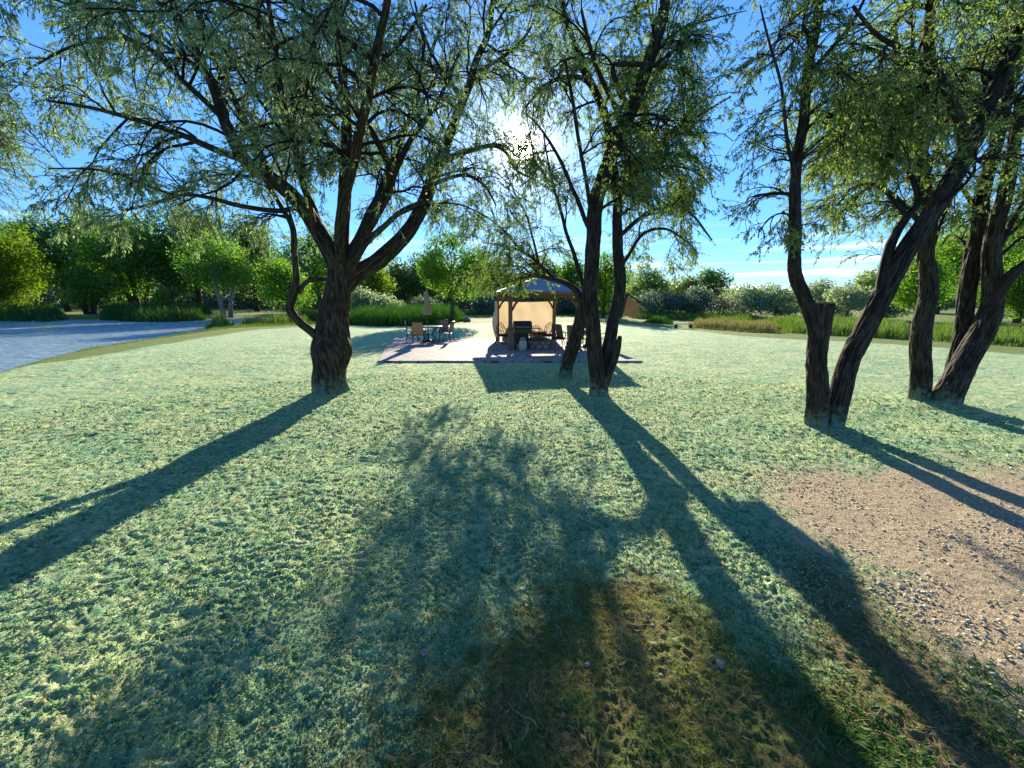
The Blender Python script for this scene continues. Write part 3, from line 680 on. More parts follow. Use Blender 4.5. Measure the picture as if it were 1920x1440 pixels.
def build_centre_trees():
    Y = yb(2)
    T = [
     dict(pts=[(1121, 750, 0, .20), (1120, 715, 0, .18), (1116, 670, 0, .16), (1112, 620, 0, .15), (1108, 560, 0, .145), (1109, 500, 0, .14), (1112, 440, 0, .14), (1123, 360, 0, .135), (1150, 285, .05, .13), (1180, 215, .1, .12), (1205, 150, .1, .11), (1228, 80, .1, .10), (1248, 10, .1, .09), (1262, -70, .1, .07)], trunk=1, ground=1, flare=.2, t0=.40, amp=.4, leaf=.8),
     dict(pts=[(1128, 742, 0, .14), (1130, 705, .1, .13), (1138, 660, .15, .13), (1148, 610, .2, .12), (1159, 560, .25, .115), (1163, 500, .3, .11), (1158, 440, .4, .10), (1156, 370, .5, .09), (1150, 300, .6, .08), (1135, 220, .7, .075), (1108, 155, .8, .07), (1085, 105, .9, .06), (1062, 40, 1.0, .05), (1045, -40, 1.1, .04)], trunk=1, ground=1, t0=.42, amp=.4, leaf=1.0),
     dict(pts=[(1134, 722, -.02, .09), (1146, 690, -.08, .08), (1156, 660, -.12, .07), (1163, 632, -.14, .04)], leaf=0, knob=.12),
     dict(pts=[(1180, 215, .1, .05), (1150, 130, -.2, .045), (1165, 118, -.3, .04), (1220, 122, -.3, .04), (1280, 130, -.3, .03), (1300, 150, -.3, .025), (1298, 180, -.3, .02)], t0=.2, leaf=.5, l1=(.5, 1.1)),
     dict(pts=[(1163, 440, .4, .05), (1210, 400, .6, .04), (1260, 385, .8, .034), (1300, 405, 1.0, .028), (1335, 450, 1.1, .018)], t0=.2, leaf=.8, droop=.6, l1=(.6, 1.2)),
     dict(pts=[(1157, 380, .5, .05), (1205, 310, .8, .045), (1260, 250, 1.1, .038), (1320, 210, 1.3, .03), (1370, 180, 1.5, .018)], t0=.1, leaf=2.4),
     dict(pts=[(1157, 340, .5, .05), (1215, 300, 1.2, .04), (1270, 290, 1.7, .03), (1320, 310, 2.1, .018)], t0=.1, leaf=2.6),
     dict(pts=[(1150, 300, .6, .05), (1190, 210, 1.2, .045), (1240, 130, 1.7, .035), (1290, 60, 2.1, .02)], t0=.1, leaf=2.2),
     dict(pts=[(1165, 500, .3, .04), (1205, 440, .9, .035), (1250, 430, 1.4, .028), (1290, 455, 1.8, .018)], t0=.3, leaf=.9, droop=.55, l1=(.6, 1.1)),
     dict(pts=[(1110, 440, 0, .05), (1080, 370, .3, .04), (1050, 300, .6, .035), (1020, 250, .8, .025), (990, 215, 1.0, .015)], t0=.3, leaf=.4),
     dict(pts=[(1112, 420, 0, .04), (1092, 300, -.4, .035), (1075, 200, -.7, .03), (1060, 110, -.9, .02)], t0=.3, leaf=.9),
     dict(pts=[(1135, 220, .7, .05), (1100, 150, .3, .045), (1060, 145, .1, .04), (1020, 165, 0, .03), (985, 200, 0, .02)], t0=.15, leaf=.4),
     dict(pts=[(1120, 180, .7, .04), (1090, 100, 1.5, .03), (1050, 30, 2.1, .02)], t0=.15, leaf=1),
     dict(pts=[(1170, 240, .1, .05), (1140, 170, -.6, .04), (1110, 100, -1.1, .03), (1090, 20, -1.5, .02)], t0=.15, leaf=1),
     dict(pts=[(1218, 110, .1, .03), (1270, 60, -.1, .02), (1340, 35, -.2, .014), (1400, 20, -.2, .006)], t0=.1, leaf=.35, l1=(.5, 1.0)),
    ]
    def clip(Q):
        m = Q[:, -1]; k = m[:, 2] > 1.9
        k &= ~((m[:, 2] < 3.2) & (m[:, 0] < 1.8+.0)); k &= ~((m[:, 0] > 4.5)) ; k &= m[:, 1] > 5.5
        return k
    make_tree('willow_tree', 'tall twin-stemmed tree right of centre with a broken stub and a birdhouse', Y, bases[2], T, M['bark'], M['willow_leaf'], 23, trunk_seg=100, clip=clip, dens=.85, n2=8, leafL=.062, l1=(.9, 1.9))
    Y = yb(1)
    T = [
     dict(pts=[(1060, 716, 0, .17), (1066, 680, 0, .155), (1076, 640, 0, .16), (1088, 600, 0, .15), (1098, 570, 0, .14), (1108, 552, 0, .10)], trunk=1, ground=1, flare=.12, leaf=0, amp=.4, knob=.09),
     dict(pts=[(1095, 585, 0, .09), (1087, 558, .1, .085), (1074, 540, .2, .075), (1052, 526, .4, .065), (1028, 520, .7, .055), (1000, 518, 1.1, .045), (965, 524, 1.5, .03), (925, 540, 1.9, .016)], t0=.45, leaf=2.0, l1=(.35, .9), droop=.35, up=.0),
     dict(pts=[(1036, 521, .6, .05), (1012, 495, 1.0, .042), (985, 475, 1.5, .035), (950, 460, 2.2, .028), (905, 455, 3.0, .016)], t0=.2, leaf=1.6, l1=(.5, 1.2), droop=.4),
     dict(pts=[(1010, 493, 1.0, .035), (1000, 450, 1.4, .03), (985, 400, 1.8, .026), (960, 350, 2.2, .02), (940, 300, 2.6, .012)], t0=.2, leaf=.6, l1=(.6, 1.5)),
     dict(pts=[(1100, 565, 0, .07), (1090, 520, .4, .06), (1070, 460, .8, .05), (1050, 390, 1.2, .042), (1030, 320, 1.6, .03), (1020, 250, 1.9, .02)], t0=.3, leaf=.7, l1=(.7, 1.6)),
     dict(pts=[(985, 475, 1.5, .03), (930, 420, 2.2, .026), (880, 390, 2.8, .02), (840, 380, 3.3, .012)], t0=.2, leaf=1.6, l1=(.6, 1.4)),
     dict(pts=[(1000, 518, 1.1, .03), (975, 500, 2.0, .024), (930, 500, 2.9, .018), (890, 520, 3.6, .01)], t0=.2, leaf=1.2, l1=(.4, .9), droop=.5),
    ]
    def clip2(Q):
        m = Q[:, -1]; return (m[:, 2] > 2.2) & ((m[:, 2] > 2.9) | (m[:, 0] < 2.0)) & (m[:, 1] > 8.5)
    make_tree('willow_tree', 'short leaning tree with an arching limb reaching left in front of the gazebo', Y, bases[1], T, M['bark'], M['willow_leaf'], 31, trunk_seg=100, clip=clip2, dens=.85, n2=7, leafL=.062)
build_centre_trees()

def build_right_trees():
    Y = yb(3)
    T = [
     dict(pts=[(1531, 805, 0, .19), (1531, 770, 0, .185), (1531, 700, 0, .17), (1533, 650, 0, .165), (1537, 610, 0, .17), (1541, 574, 0, .19)], trunk=1, ground=1, leaf=0, flare=.12, amp=.35),
     dict(pts=[(1535, 650, 0, .12), (1524, 605, 0, .125), (1506, 550, 0, .115), (1492, 500, 0, .105), (1491, 440, 0, .095), (1493, 380, .05, .09), (1495, 300, .1, .085), (1504, 220, .15, .08), (1517, 130, .2, .075), (1532, 40, .2, .07), (1542, -60, .2, .055)], twist=.3, t0=.38, leaf=.9, l1=(.5, 1.2)),
     dict(pts=[(1492, 335, .05, .035), (1480, 280, .0, .03), (1472, 220, -.1, .026), (1462, 150, -.1, .022), (1440, 70, -.1, .018), (1425, 10, -.1, .012)], t0=.05, leaf=1.6, l1=(.35, .8)),
     dict(pts=[(1492, 410, 0, .02), (1472, 400, -.1, .016), (1450, 405, -.2, .012), (1425, 430, -.3, .006)], t0=.1, leaf=2.4, l1=(.2, .45), droop=.4),
     dict(pts=[(1562, 800, -.02, .19), (1566, 765, 0, .185), (1580, 715, 0, .175), (1608, 650, .05, .17), (1640, 585, .1, .165), (1675, 520, .15, .16), (1720, 440, .2, .15), (1765, 370, .25, .145), (1800, 310, .3, .14), (1835, 240, .35, .125), (1872, 160, .4, .115), (1905, 80, .45, .105), (1935, 0, .5, .09), (1960, -80, .5, .07)], trunk=1, ground=1, flare=.12, t0=.5, leaf=.8, amp=.35),
     dict(pts=[(1812, 300, .3, .10), (1795, 240, .2, .09), (1775, 175, .1, .085), (1752, 125, .05, .085), (1738, 95, 0, .08), (1740, 50, 0, .07), (1748, -10, -.1, .06), (1755, -80, -.2, .04)], t0=.2, leaf=.8),
     dict(pts=[(1645, 575, .1, .09), (1655, 520, .2, .085), (1672, 460, .3, .08), (1700, 405, .4, .07), (1722, 370, .5, .055), (1700, 320, .7, .04), (1660, 285, 1.0, .03), (1600, 270, 1.3, .02)], t0=.35, leaf=1.4, l1=(.6, 1.4)),
     dict(pts=[(1820, 250, .3, .05), (1840, 180, .8, .045), (1870, 110, 1.2, .035), (1890, 30, 1.6, .02)], t0=.15, leaf=1.0),
     dict(pts=[(1750, 120, .05, .05), (1690, 90, -.2, .04), (1640, 60, -.5, .03), (1600, 10, -.7, .02)], t0=.1, leaf=1.4),
     dict(pts=[(1505, 220, .15, .04), (1550, 190, .4, .034), (1600, 180, .8, .028), (1650, 190, 1.1, .016)], t0=.1, leaf=1.5, l1=(.5, 1.1)),
     dict(pts=[(1494, 300, .1, .04), (1540, 260, .5, .034), (1590, 240, 1.0, .028), (1640, 250, 1.5, .016)], t0=.2, leaf=1.3, l1=(.5, 1.1)),
     dict(pts=[(1515, 140, .2, .04), (1560, 90, 0, .034), (1600, 40, -.2, .028), (1630, -20, -.4, .016)], t0=.1, leaf=1.4, l1=(.5, 1.2)),
     dict(pts=[(1700, 405, .4, .04), (1650, 350, .9, .035), (1600, 350, 1.4, .03), (1570, 385, 1.8, .02)], t0=.2, leaf=1.4, l1=(.4, 1.0), droop=.4),
    ]
    def clip(Q):
        m = Q[:, -1]; return (m[:, 2] > 2.75) & (m[:, 0] > 3.35) & (m[:, 1] > 4.0) & ((m[:, 2] > 3.7) | (m[:, 0] < 6))
    root, tr = make_tree('willow_tree', 'forked tree near the gravel with one sawn-off stem and a long leaning trunk', Y, bases[3], T, M['bark'], M['willow_leaf'], 47, trunk_seg=110, rs=.80, clip=clip, n2=8, l1=(.7, 1.5), leafL=.060, leafW=.016)
    cx, cy, cz = P(1541, 574, Y)
    mb = MB(); mb.lathe([(.155, -.05), (.165, .025), (.155, .05), (.06, .062)], (0, 0, 0), 22, wob=lambda k, z: 1+.05*math.sin(k*1.7)+.03*math.sin(k*3.1))
    o = mb.build('cut_face', M['cut_wood'], root); o.location = (cx-root.location[0], cy-root.location[1], cz); o.rotation_euler = (R(-3), R(2), 0); o.scale = (.9, .9, 1)
    Y = yb(4)
    T = [
     dict(pts=[(1729, 760, 0, .20), (1727, 720, 0, .185), (1727, 660, 0, .18), (1731, 620, 0, .17), (1737, 570, .05, .16), (1739, 520, .1, .15), (1738, 470, .1, .14), (1742, 400, .2, .125), (1730, 320, .3, .11), (1712, 240, .4, .09), (1690, 150, .5, .07), (1675, 60, .6, .05)], trunk=1, ground=1, flare=.08, t0=.40, leaf=1.1, amp=.35),
     dict(pts=[(1738, 440, .1, .06), (1700, 390, .3, .05), (1650, 350, .6, .04), (1600, 340, .9, .03), (1550, 360, 1.1, .018)], t0=.15, leaf=1.2, l1=(.5, 1.2)),
     dict(pts=[(1738, 500, .1, .04), (1715, 470, .5, .034), (1690, 460, .9, .028), (1660, 480, 1.4, .016)], t0=.2, leaf=.8, l1=(.4, .9), droop=.5),
     dict(pts=[(1712, 240, .4, .05), (1650, 200, .5, .045), (1590, 180, .6, .035), (1540, 190, .7, .02)], t0=.1, leaf=1.3),
     dict(pts=[(1735, 340, .3, .05), (1770, 250, .8, .045), (1800, 170, 1.2, .035), (1820, 80, 1.6, .02)], t0=.1, leaf=1.2),
    ]
    cl = lambda Q: (Q[:, -1, 2] > 2.9) & (Q[:, -1, 0] > 6.0)
    make_tree('willow_tree', 'single upright dark trunk just left of the leaning tree at the right edge', Y, bases[4], T, M['bark'], M['willow_leaf'], 53, trunk_seg=100, rs=.85, clip=cl, n2=8)
    Y = yb(5)
    T = [
     dict(pts=[(1770, 768, 0, .27), (1780, 735, 0, .25), (1806, 690, .05, .22), (1830, 645, .1, .21), (1850, 600, .15, .20), (1860, 560, .2, .17), (1862, 500, .2, .15), (1866, 440, .2, .13), (1880, 370, .2, .12), (1900, 280, .2, .10), (1915, 180, .2, .08)], trunk=1, ground=1, flare=.16, t0=.45, leaf=.9, amp=.3),
     dict(pts=[(1778, 740, .1, .14), (1790, 690, .3, .15), (1802, 640, .4, .15), (1811, 580, .5, .15), (1818, 530, .55, .15), (1826, 480, .6, .145), (1838, 400, .7, .13), (1855, 320, .8, .12), (1880, 230, .9, .10), (1905, 130, 1.0, .09), (1925, 20, 1.1, .06)], trunk=1, ground=0, t0=.45, leaf=1.0, amp=.3),
     dict(pts=[(1850, 605, .15, .12), (1866, 565, .1, .12), (1892, 525, 0, .11), (1930, 495, -.1, .10), (1985, 455, -.2, .08), (2050, 400, -.3, .06), (2100, 300, -.3, .04)], t0=.4, leaf=1.1, amp=.3),
     dict(pts=[(1864, 480, .2, .06), (1885, 440, .3, .055), (1905, 400, .5, .045), (1940, 350, .6, .03)], t0=.3, leaf=.9, l1=(.4, 1)),
     dict(pts=[(1838, 400, .7, .05), (1800, 350, .9, .04), (1770, 300, 1.1, .03), (1750, 260, 1.2, .02)], t0=.2, leaf=1.2, l1=(.5, 1.1)),
     dict(pts=[(1826, 480, .6, .04), (1800, 450, 1.0, .03), (1780, 440, 1.3, .02), (1765, 460, 1.5, .01)], t0=.2, leaf=1.2, l1=(.3, .8), droop=.5),
    ]
    cl = lambda Q: (Q[:, -1, 2] > 2.9)
    make_tree('willow_tree', 'leaning multi-stemmed tree at the right edge with a wide pale green foot', Y, bases[5], T, M['bark'], M['willow_leaf'], 59, trunk_seg=110, rs=.85, clip=cl, n2=8)
    # tree whose trunk stands beyond the left edge of the frame
    Y = 9.5; bx = P(-190, 700, Y)[0]
    T = [
     dict(pts=[(-190, 720, 0, .26), (-185, 600, 0, .22), (-170, 450, 0, .19), (-150, 320, 0, .16), (-120, 200, 0, .12), (-90, 80, 0, .08)], trunk=1, ground=1, flare=.2, t0=.5, leaf=1),
     dict(pts=[(-160, 380, 0, .08), (-100, 290, .1, .06), (-50, 220, .2, .04), (-10, 200, .3, .02)], t0=.3, leaf=2.2, l1=(.5, 1.0)),
     dict(pts=[(-145, 300, 0, .08), (-90, 180, -.2, .06), (-50, 120, -.3, .04), (-15, 110, -.3, .02)], t0=.3, leaf=2.2, l1=(.5, 1.0)),
     dict(pts=[(-160, 400, 0, .07), (-110, 350, 0, .05), (-60, 310, .1, .03), (-20, 320, .3, .015)], t0=.3, leaf=1.4, l1=(.4, .8)),
    ]
    make_tree('willow_tree', 'tree mostly beyond the left edge of the photo with grey-green foliage reaching in', Y, (bx, Y), T, M['bark'], M['olive_leaf'], 61, trunk_seg=40,
              clip=lambda Q: (Q[:, -1, 2] > 3.2) & (Q[:, -1, 0] < P(35, 400, 9.5)[0]), n2=6, nl=12)
build_right_trees()

# ------------------------------------------------------------------ far trees and bushes
def far_tree(name, label, px, Y, ytop, wpx, kind, seed, base_z=0., clear=.18, lobes=34, trunk='bark_far', dens=1.0, group=None, leaf=None, cat='tree', cover=1.0, stems=1, flat=1.0):
    rng = np.random.default_rng(seed)
    x0 = P(px, 570, Y)[0]; H = P(px, ytop, Y)[2]-base_z; W = wpx/FPX*Y*.5*1.16; H *= 1.07
    root = thing(name, label, cat, (x0, Y, base_z), 0, group)
    zc = H*(clear+1)/2; hz = H*(1-clear)/2
    # lobes inside an uneven crown
    lc, lr = [], []
    for i in range(lobes):
        for _ in range(30):
            q = rng.uniform(-1, 1, 3)
            if np.linalg.norm(q) < .95: break
        widen = 1-.28*max(0, q[2])
        r = rng.uniform(.16, .38)
        lc.append((q[0]*W*.82*widen, q[1]*W*.82*widen, zc+q[2]*(hz-r*hz*.6))); lr.append((r*W*1.0, r*W*1.0, r*hz*flat*.9))
    lc = np.array(lc); lr = np.array(lr)
    s = leaf or max(.12, Y*.0054)
    area = 4*W*hz; n = int(area/(s*s*.5)*5.2*dens*cover); n = min(n, 42000)
    w = lr[:, 0]*lr[:, 2]; k = rng.choice(lobes, n, p=w/w.sum())
    d = norm(rng.normal(size=(n, 3))); rad = rng.uniform(.5, 1.15, n)**.6
    nz = pnoise(d[:, 0]*2.2+k*3.1, d[:, 1]*2.2, d[:, 2]*2.2+.2)
    c = lc[k]+d*lr[k]*(rad*(1+.35*nz))[:, None]
    c += rng.normal(size=(n, 3))*s*.9
    c[:, 2] = np.maximum(c[:, 2], .03*H+s)
    nn = norm(d+.9*rng.normal(size=(n, 3))); a = norm(np.cross(nn, rng.normal(size=(n, 3)))); b = np.cross(nn, a)
    sz = (s*rng.uniform(.5, 1.3, n))[:, None]
    v = np.stack([c-a*sz*.6, c-b*sz*.32+nn*sz*.1, c+a*sz*.6, c+b*sz*.32+nn*sz*.1], 1).reshape(-1, 3)
    lobr = rng.uniform(0, 1, lobes)[k]
    rn = np.clip(.5*lobr+.6*rng.uniform(0, 1, n)**1.3, 0, 1)
    link('crown', mesh_np('crown', v, np.arange(n*4).reshape(-1, 4), M[kind], {'rnd': np.repeat(rn, 4)}), root)
    mb = MB(); r0 = max(.04, .022*H)
    for q in range(stems):
        a0 = rng.uniform(0, 6.28); ox = 0 if stems == 1 else .35*W*math.cos(a0)*rng.uniform(.3, 1); oy = 0 if stems == 1 else .3*W*math.sin(a0)
        mb.tube([(ox*.3, oy*.3, -.3), (ox*.5, oy*.5, H*.15), (ox+.03*W, oy, H*.4), (ox*1.2, oy*1.2, H*.75)], [r0*1.25, r0, r0*.7, r0*.2], 8)
    for i in range(min(10, lobes)):
        p = lc[i]; z1 = max(H*.12, p[2]*rng.uniform(.45, .7))
        mb.tube([(0, 0, z1), (p[0]*.5, p[1]*.5, z1+(p[2]-z1)*.6), tuple(p)], [r0*.45, r0*.3, r0*.1], 5)
    mb.build('trunk', M[trunk], root)
    return root

def build_far_trees():
    g1 = 'trees along the far shore of the pond'; g2 = 'bushes and trees behind the lawn on the right'
    F = far_tree
    # left, beyond the pond
    F('cottonwood_tree', 'light green tree with rounded top above the yellow-green tree at the left edge', -25, 78, 372, 150, 'green_leaf', 101, group=g1)
    F('yellow_willow_tree', 'bright yellow-green tree at the left edge beyond the pond', 30, 60, 418, 130, 'yellow_leaf', 102, clear=.1, group=g1)
    F('yellow_willow_tree', 'low yellow-green tree below the bright tree at the left edge', -20, 56, 482, 110, 'yellow_leaf', 103, clear=.05, group=g1)
    F('cottonwood_tree', 'mid green tree just right of the yellow-green tree beyond the pond', 125, 72, 404, 110, 'green_leaf', 104, clear=.12, group=g1, trunk='bark_far')
    F('bushy_tree', 'low dark bushy tree with olive top beyond the pond, above the gap in the reeds', 165, 62, 495, 100, 'green_leaf', 105, clear=.1, stems=5, group=g1)
    F('cottonwood_tree', 'tall dark green tree at the highest point of the far treeline, left', 205, 80, 398, 120, 'dark_leaf', 106, clear=.1, group=g1)
    F('cottonwood_tree', 'broad green tree behind the middle reed bed, left of the drooping twigs', 262, 70, 402, 130, 'green_leaf', 107, clear=.14, stems=3, group=g1)
    F('cottonwood_tree', 'green tree above the pale shrub behind the middle reed bed', 322, 68, 405, 120, 'green_leaf', 108, clear=.14, group=g1)
    F('pale_shrub', 'small pale yellow-green shrub under the far trees behind the reeds', 303, 60, 538, 30, 'yellow_leaf', 109, clear=.05, lobes=8, group=g1, cat='shrub')
    F('cottonwood_tree', 'green tree with pale twin trunk standing behind the light reeds', 422, 56, 440, 115, 'green_leaf', 110, clear=.22, trunk='bark_pale', stems=2, group=g1)
    F('cottonwood_tree', 'dark green tree filling the gap left of the pale-trunked tree', 375, 76, 398, 130, 'dark_leaf', 111, clear=.1, group=g1)
    F('cottonwood_tree', 'dark tree behind the low side stem of the largest tree', 480, 78, 415, 130, 'dark_leaf', 112, clear=.05, group=g1)
    F('maple_tree', 'bright lime green small tree seen through the side stem of the largest tree', 540, 44, 482, 92, 'bright_leaf', 113, clear=.1, group=g1)
    F('cottonwood_tree', 'green tree directly behind the trunk of the largest tree', 600, 72, 420, 120, 'green_leaf', 114, clear=.05, group=g1)
    F('yellow_willow_tree', 'yellow-green tree just right of the largest trunk behind grey bushes', 698, 58, 488, 80, 'yellow_leaf', 115, clear=.05, group=g1)
    F('olive_bush', 'grey-green bush right beside the largest trunk behind the tall reeds', 676, 48, 536, 62, 'grey_leaf', 116, clear=0, group=g1, cat='bush', lobes=14)
    F('olive_bush', 'round grey-green bush between the largest tree and the closed tan umbrella', 728, 46, 546, 62, 'grey_leaf', 117, clear=0, group=g1, cat='bush', lobes=16)
    F('cottonwood_tree', 'dark green tree behind the round grey bush, left of the umbrella', 752, 74, 484, 78, 'dark_leaf', 118, clear=.05, group=g1)
    F('cottonwood_tree', 'dark tree directly behind the closed tan umbrella', 800, 80, 476, 90, 'dark_leaf', 119, clear=.02, group=g1)
    F('cottonwood_tree', 'bright green spreading tree between the umbrella and the gazebo', 848, 37, 438, 122, 'bright_leaf', 120, clear=.16, lobes=30, trunk='bark_far', group=g1)
    F('dark_bush', 'blue-green shaded bush under the bright tree right of the umbrella', 795, 56, 558, 60, 'blue_leaf', 121, clear=0, lobes=14, cat='bush')
    F('cottonwood_tree', 'dark tree between the bright spreading tree and the gazebo roof', 925, 76, 484, 90, 'dark_leaf', 122, clear=.03)
    F('dark_bush', 'low blue-grey bush just left of the gazebo screen', 912, 60, 560, 50, 'blue_leaf', 123, clear=0, lobes=12, cat='bush')
    F('cottonwood_tree', 'dark tree rising behind the gazebo roof', 1010, 82, 486, 110, 'dark_leaf', 124, clear=.03)
    F('dark_bush', 'shaded blue-green bush seen through the top of the gazebo', 985, 70, 545, 90, 'blue_leaf', 125, clear=0, lobes=14, cat='bush')
    F('dark_bush', 'shaded blue-green bush right of the gazebo, left of the leaning trunk', 1062, 62, 548, 60, 'blue_leaf', 126, clear=0, lobes=14, cat='bush')
    F('maple_tree', 'bright green tree seen between the twin stems of the centre tree', 1132, 50, 470, 66, 'bright_leaf', 127, clear=.05)
    F('cottonwood_tree', 'green tree in the treeline behind the leaning centre tree', 1085, 72, 470, 90, 'green_leaf', 128, clear=.05)
    F('cottonwood_tree', 'light green tree above the birdhouse in the far treeline', 1210, 60, 484, 80, 'willow_leaf', 129, clear=.05, group=g2)
    F('dark_bush', 'dark blue-grey bush just right of the birdhouse', 1228, 50, 545, 90, 'blue_leaf', 130, clear=0, group=g2, cat='bush')
    F('dark_bush', 'dark blue-grey bush below the dark round-topped tree', 1300, 50, 540, 80, 'blue_leaf', 131, clear=0, group=g2, cat='bush')
    F('cottonwood_tree', 'pale green tree left of the dark round-topped tree on the right', 1282, 68, 518, 70, 'willow_leaf', 132, clear=.05, group=g2)
    F('cottonwood_tree', 'dark green round-topped tree highest in the right treeline', 1334, 64, 502, 66, 'dark_leaf', 133, clear=.1, group=g2, lobes=26)
    F('olive_bush', 'grey-green bush right behind the bare brown shrub', 1395, 48, 536, 90, 'grey_leaf', 134, clear=0, group=g2, cat='bush', lobes=26)
    F('bare_shrub', 'sparse brownish shrub with bare twigs in front of the grey bushes', 1352, 44, 556, 52, 'twig_leaf', 135, clear=.15, group=g2, cat='shrub', cover=.22, lobes=16, stems=3)
    F('olive_bush', 'large grey-green bush left of the sawn-off stem', 1458, 46, 530, 100, 'grey_leaf', 136, clear=0, group=g2, cat='bush', lobes=30)
    F('olive_bush', 'grey-green bush directly behind the sawn-off stem', 1530, 52, 524, 90, 'grey_leaf', 137, clear=0, group=g2, cat='bush', lobes=26)
    F('olive_bush', 'grey-green bush between the sawn-off stem and the long leaning trunk', 1592, 44, 536, 80, 'grey_leaf', 138, clear=0, group=g2, cat='bush', lobes=26)
    F('olive_bush', 'grey-green bush right of the long leaning trunk', 1668, 42, 536, 70, 'grey_leaf', 139, clear=0, group=g2, cat='bush', lobes=24)
    F('cottonwood_tree', 'distant green tree showing above the grey bushes near the leaning trunk', 1640, 74, 500, 90, 'willow_leaf', 140, clear=0, group=g2)
    F('maple_tree', 'bright yellow-green tree behind the upright dark trunk at right', 1722, 34, 470, 84, 'bright_leaf', 141, clear=.12, group=g2)
    F('cottonwood_tree', 'green tree behind the stems of the tree at the right edge', 1812, 44, 400, 120, 'green_leaf', 142, clear=.08, group=g2)
    F('cottonwood_tree', 'dark green tree at the right edge of the photo beyond the lawn', 1915, 36, 390, 150, 'green_leaf', 143, clear=.03, group=g2, lobes=30)
    F('cottonwood_tree', 'dark green tree left of the stems at the right edge, behind bright leaves', 1760, 60, 440, 110, 'dark_leaf', 144, clear=.02, group=g2)
    F('cottonwood_tree', 'tree beyond the right edge of the photo behind the lawn', 2060, 34, 400, 170, 'dark_leaf', 145, clear=.03)
    F('cottonwood_tree', 'tree beyond the left edge of the photo across the pond', -150, 62, 400, 160, 'green_leaf', 146, clear=.05)
    # far background belt that reads as one mass
    rng = np.random.default_rng(9); n = 90000
    px = rng.uniform(-500, 2400, n); Yb = rng.uniform(95, 130, n); x = (px-960)/FPX*Yb
    top = 9+3.5*pnoise(x*.06, x*0+1.5)+2*pnoise(x*.2, x*0+8)
    top = np.where((px > 1180) & (px < 1750), top*.52, top)
    z = rng.uniform(0, 1, n)**1.15*top; c = np.stack([x, Yb, z], 1); s = 1.05*rng.uniform(.5, 1.3, n)[:, None]
    d = norm(rng.normal(size=(n, 3))); e = norm(np.cross(d, rng.normal(size=(n, 3))))
    v = np.stack([c-d*s*.6, c-e*s*.4, c+d*s*.6, c+e*s*.4], 1).reshape(-1, 3)
    o = link('distant_woodland', mesh_np('distant_woodland', v, np.arange(n*4).reshape(-1, 4), M['blue_leaf'], {'rnd': np.repeat(rng.uniform(0, 1, n), 4)}))
    tag(o, 'far-off mass of dark blue-green woodland behind every tree', 'woodland', kind='stuff')
M['twig_leaf'] = leafmat('brown_twig_clusters', (.10, .075, .06), (.24, .19, .15), .2, (1, 1, 1))
build_far_trees()

# ------------------------------------------------------------------ blades: reeds, grass, fibres
def blades(base, h, w, rng, lean=.25, bend=.3, K=3, az=None, flat=0):
    n = len(base); a = rng.uniform(0, 2*math.pi, n) if az is None else az
    out = np.stack([np.cos(a), np.sin(a), np.zeros(n)], 1); side = np.stack([-np.sin(a+rng.normal(size=n)*.5), np.cos(a+rng.normal(size=n)*.5), np.zeros(n)], 1)
    le = (lean*np.abs(rng.normal(size=n)))[:, None]; be = (bend*rng.uniform(.2, 1.5, n))[:, None]
    hh = np.asarray(h).reshape(-1, 1)*np.ones((n, 1)); ww = np.asarray(w).reshape(-1, 1)*np.ones((n, 1)); up = np.array([0, 0, 1.])
    rows = []
    for k in range(K):
        t = k/(K-1); c = base+up*hh*t*(1-be*.45*t)*(1-flat)+out*hh*(le*t+be*t*t)*(1+flat)
        wk = ww*(1-t*.85)*.5; rows += [c-side*wk, c+side*wk]
    v = np.stack(rows, 1); i0 = np.arange(n)[:, None]*2*K; f = []
    for k in range(K-1):
        f.append(np.concatenate([i0+2*k, i0+2*k+1, i0+2*k+3, i0+2*k+2], 1))
    return v.reshape(-1, 3), np.concatenate(f), 2*K
def in_poly(poly, n, rng):
    xs = [p[0] for p in poly]; ys = [p[1] for p in poly]; out = []
    while sum(map(len, out)) < n:
        q = np.stack([rng.uniform(min(xs), max(xs), n*2), rng.uniform(min(ys), max(ys), n*2)], 1)
        out.append(q[poly_sd(q[:, 0], q[:, 1], poly) > 0])
    return np.concatenate(out)[:n]
def reeds(name, label, pts, n, h, w, mat, seed, z=None, cat='reeds'):
    rng = np.random.default_rng(seed)
    poly = [gp(x, y, -.2) for x, y in pts]; q = in_poly(poly, n, rng)
    clump = pnoise(q[:, 0]*.8+seed, q[:, 1]*.8); sd = np.clip(poly_sd(q[:, 0], q[:, 1], poly)/.8, .35, 1)
    hh = h*(.8+.35*clump)*sd*rng.uniform(.6, 1.1, n)
    zz = np.maximum(terrain(q[:, 0], q[:, 1]), WATER_Z)-.05
    v, f, k = blades(np.stack([q[:, 0], q[:, 1], zz], 1), hh, w*rng.uniform(.6, 1.3, n), rng, .07, .14)
    r = np.clip(.5+.45*clump+.35*rng.normal(size=n), 0, 1)
    tag(link(name, mesh_np(name, v, f, M[mat], {'rnd': np.repeat(r, k)})), label, cat, kind='stuff')
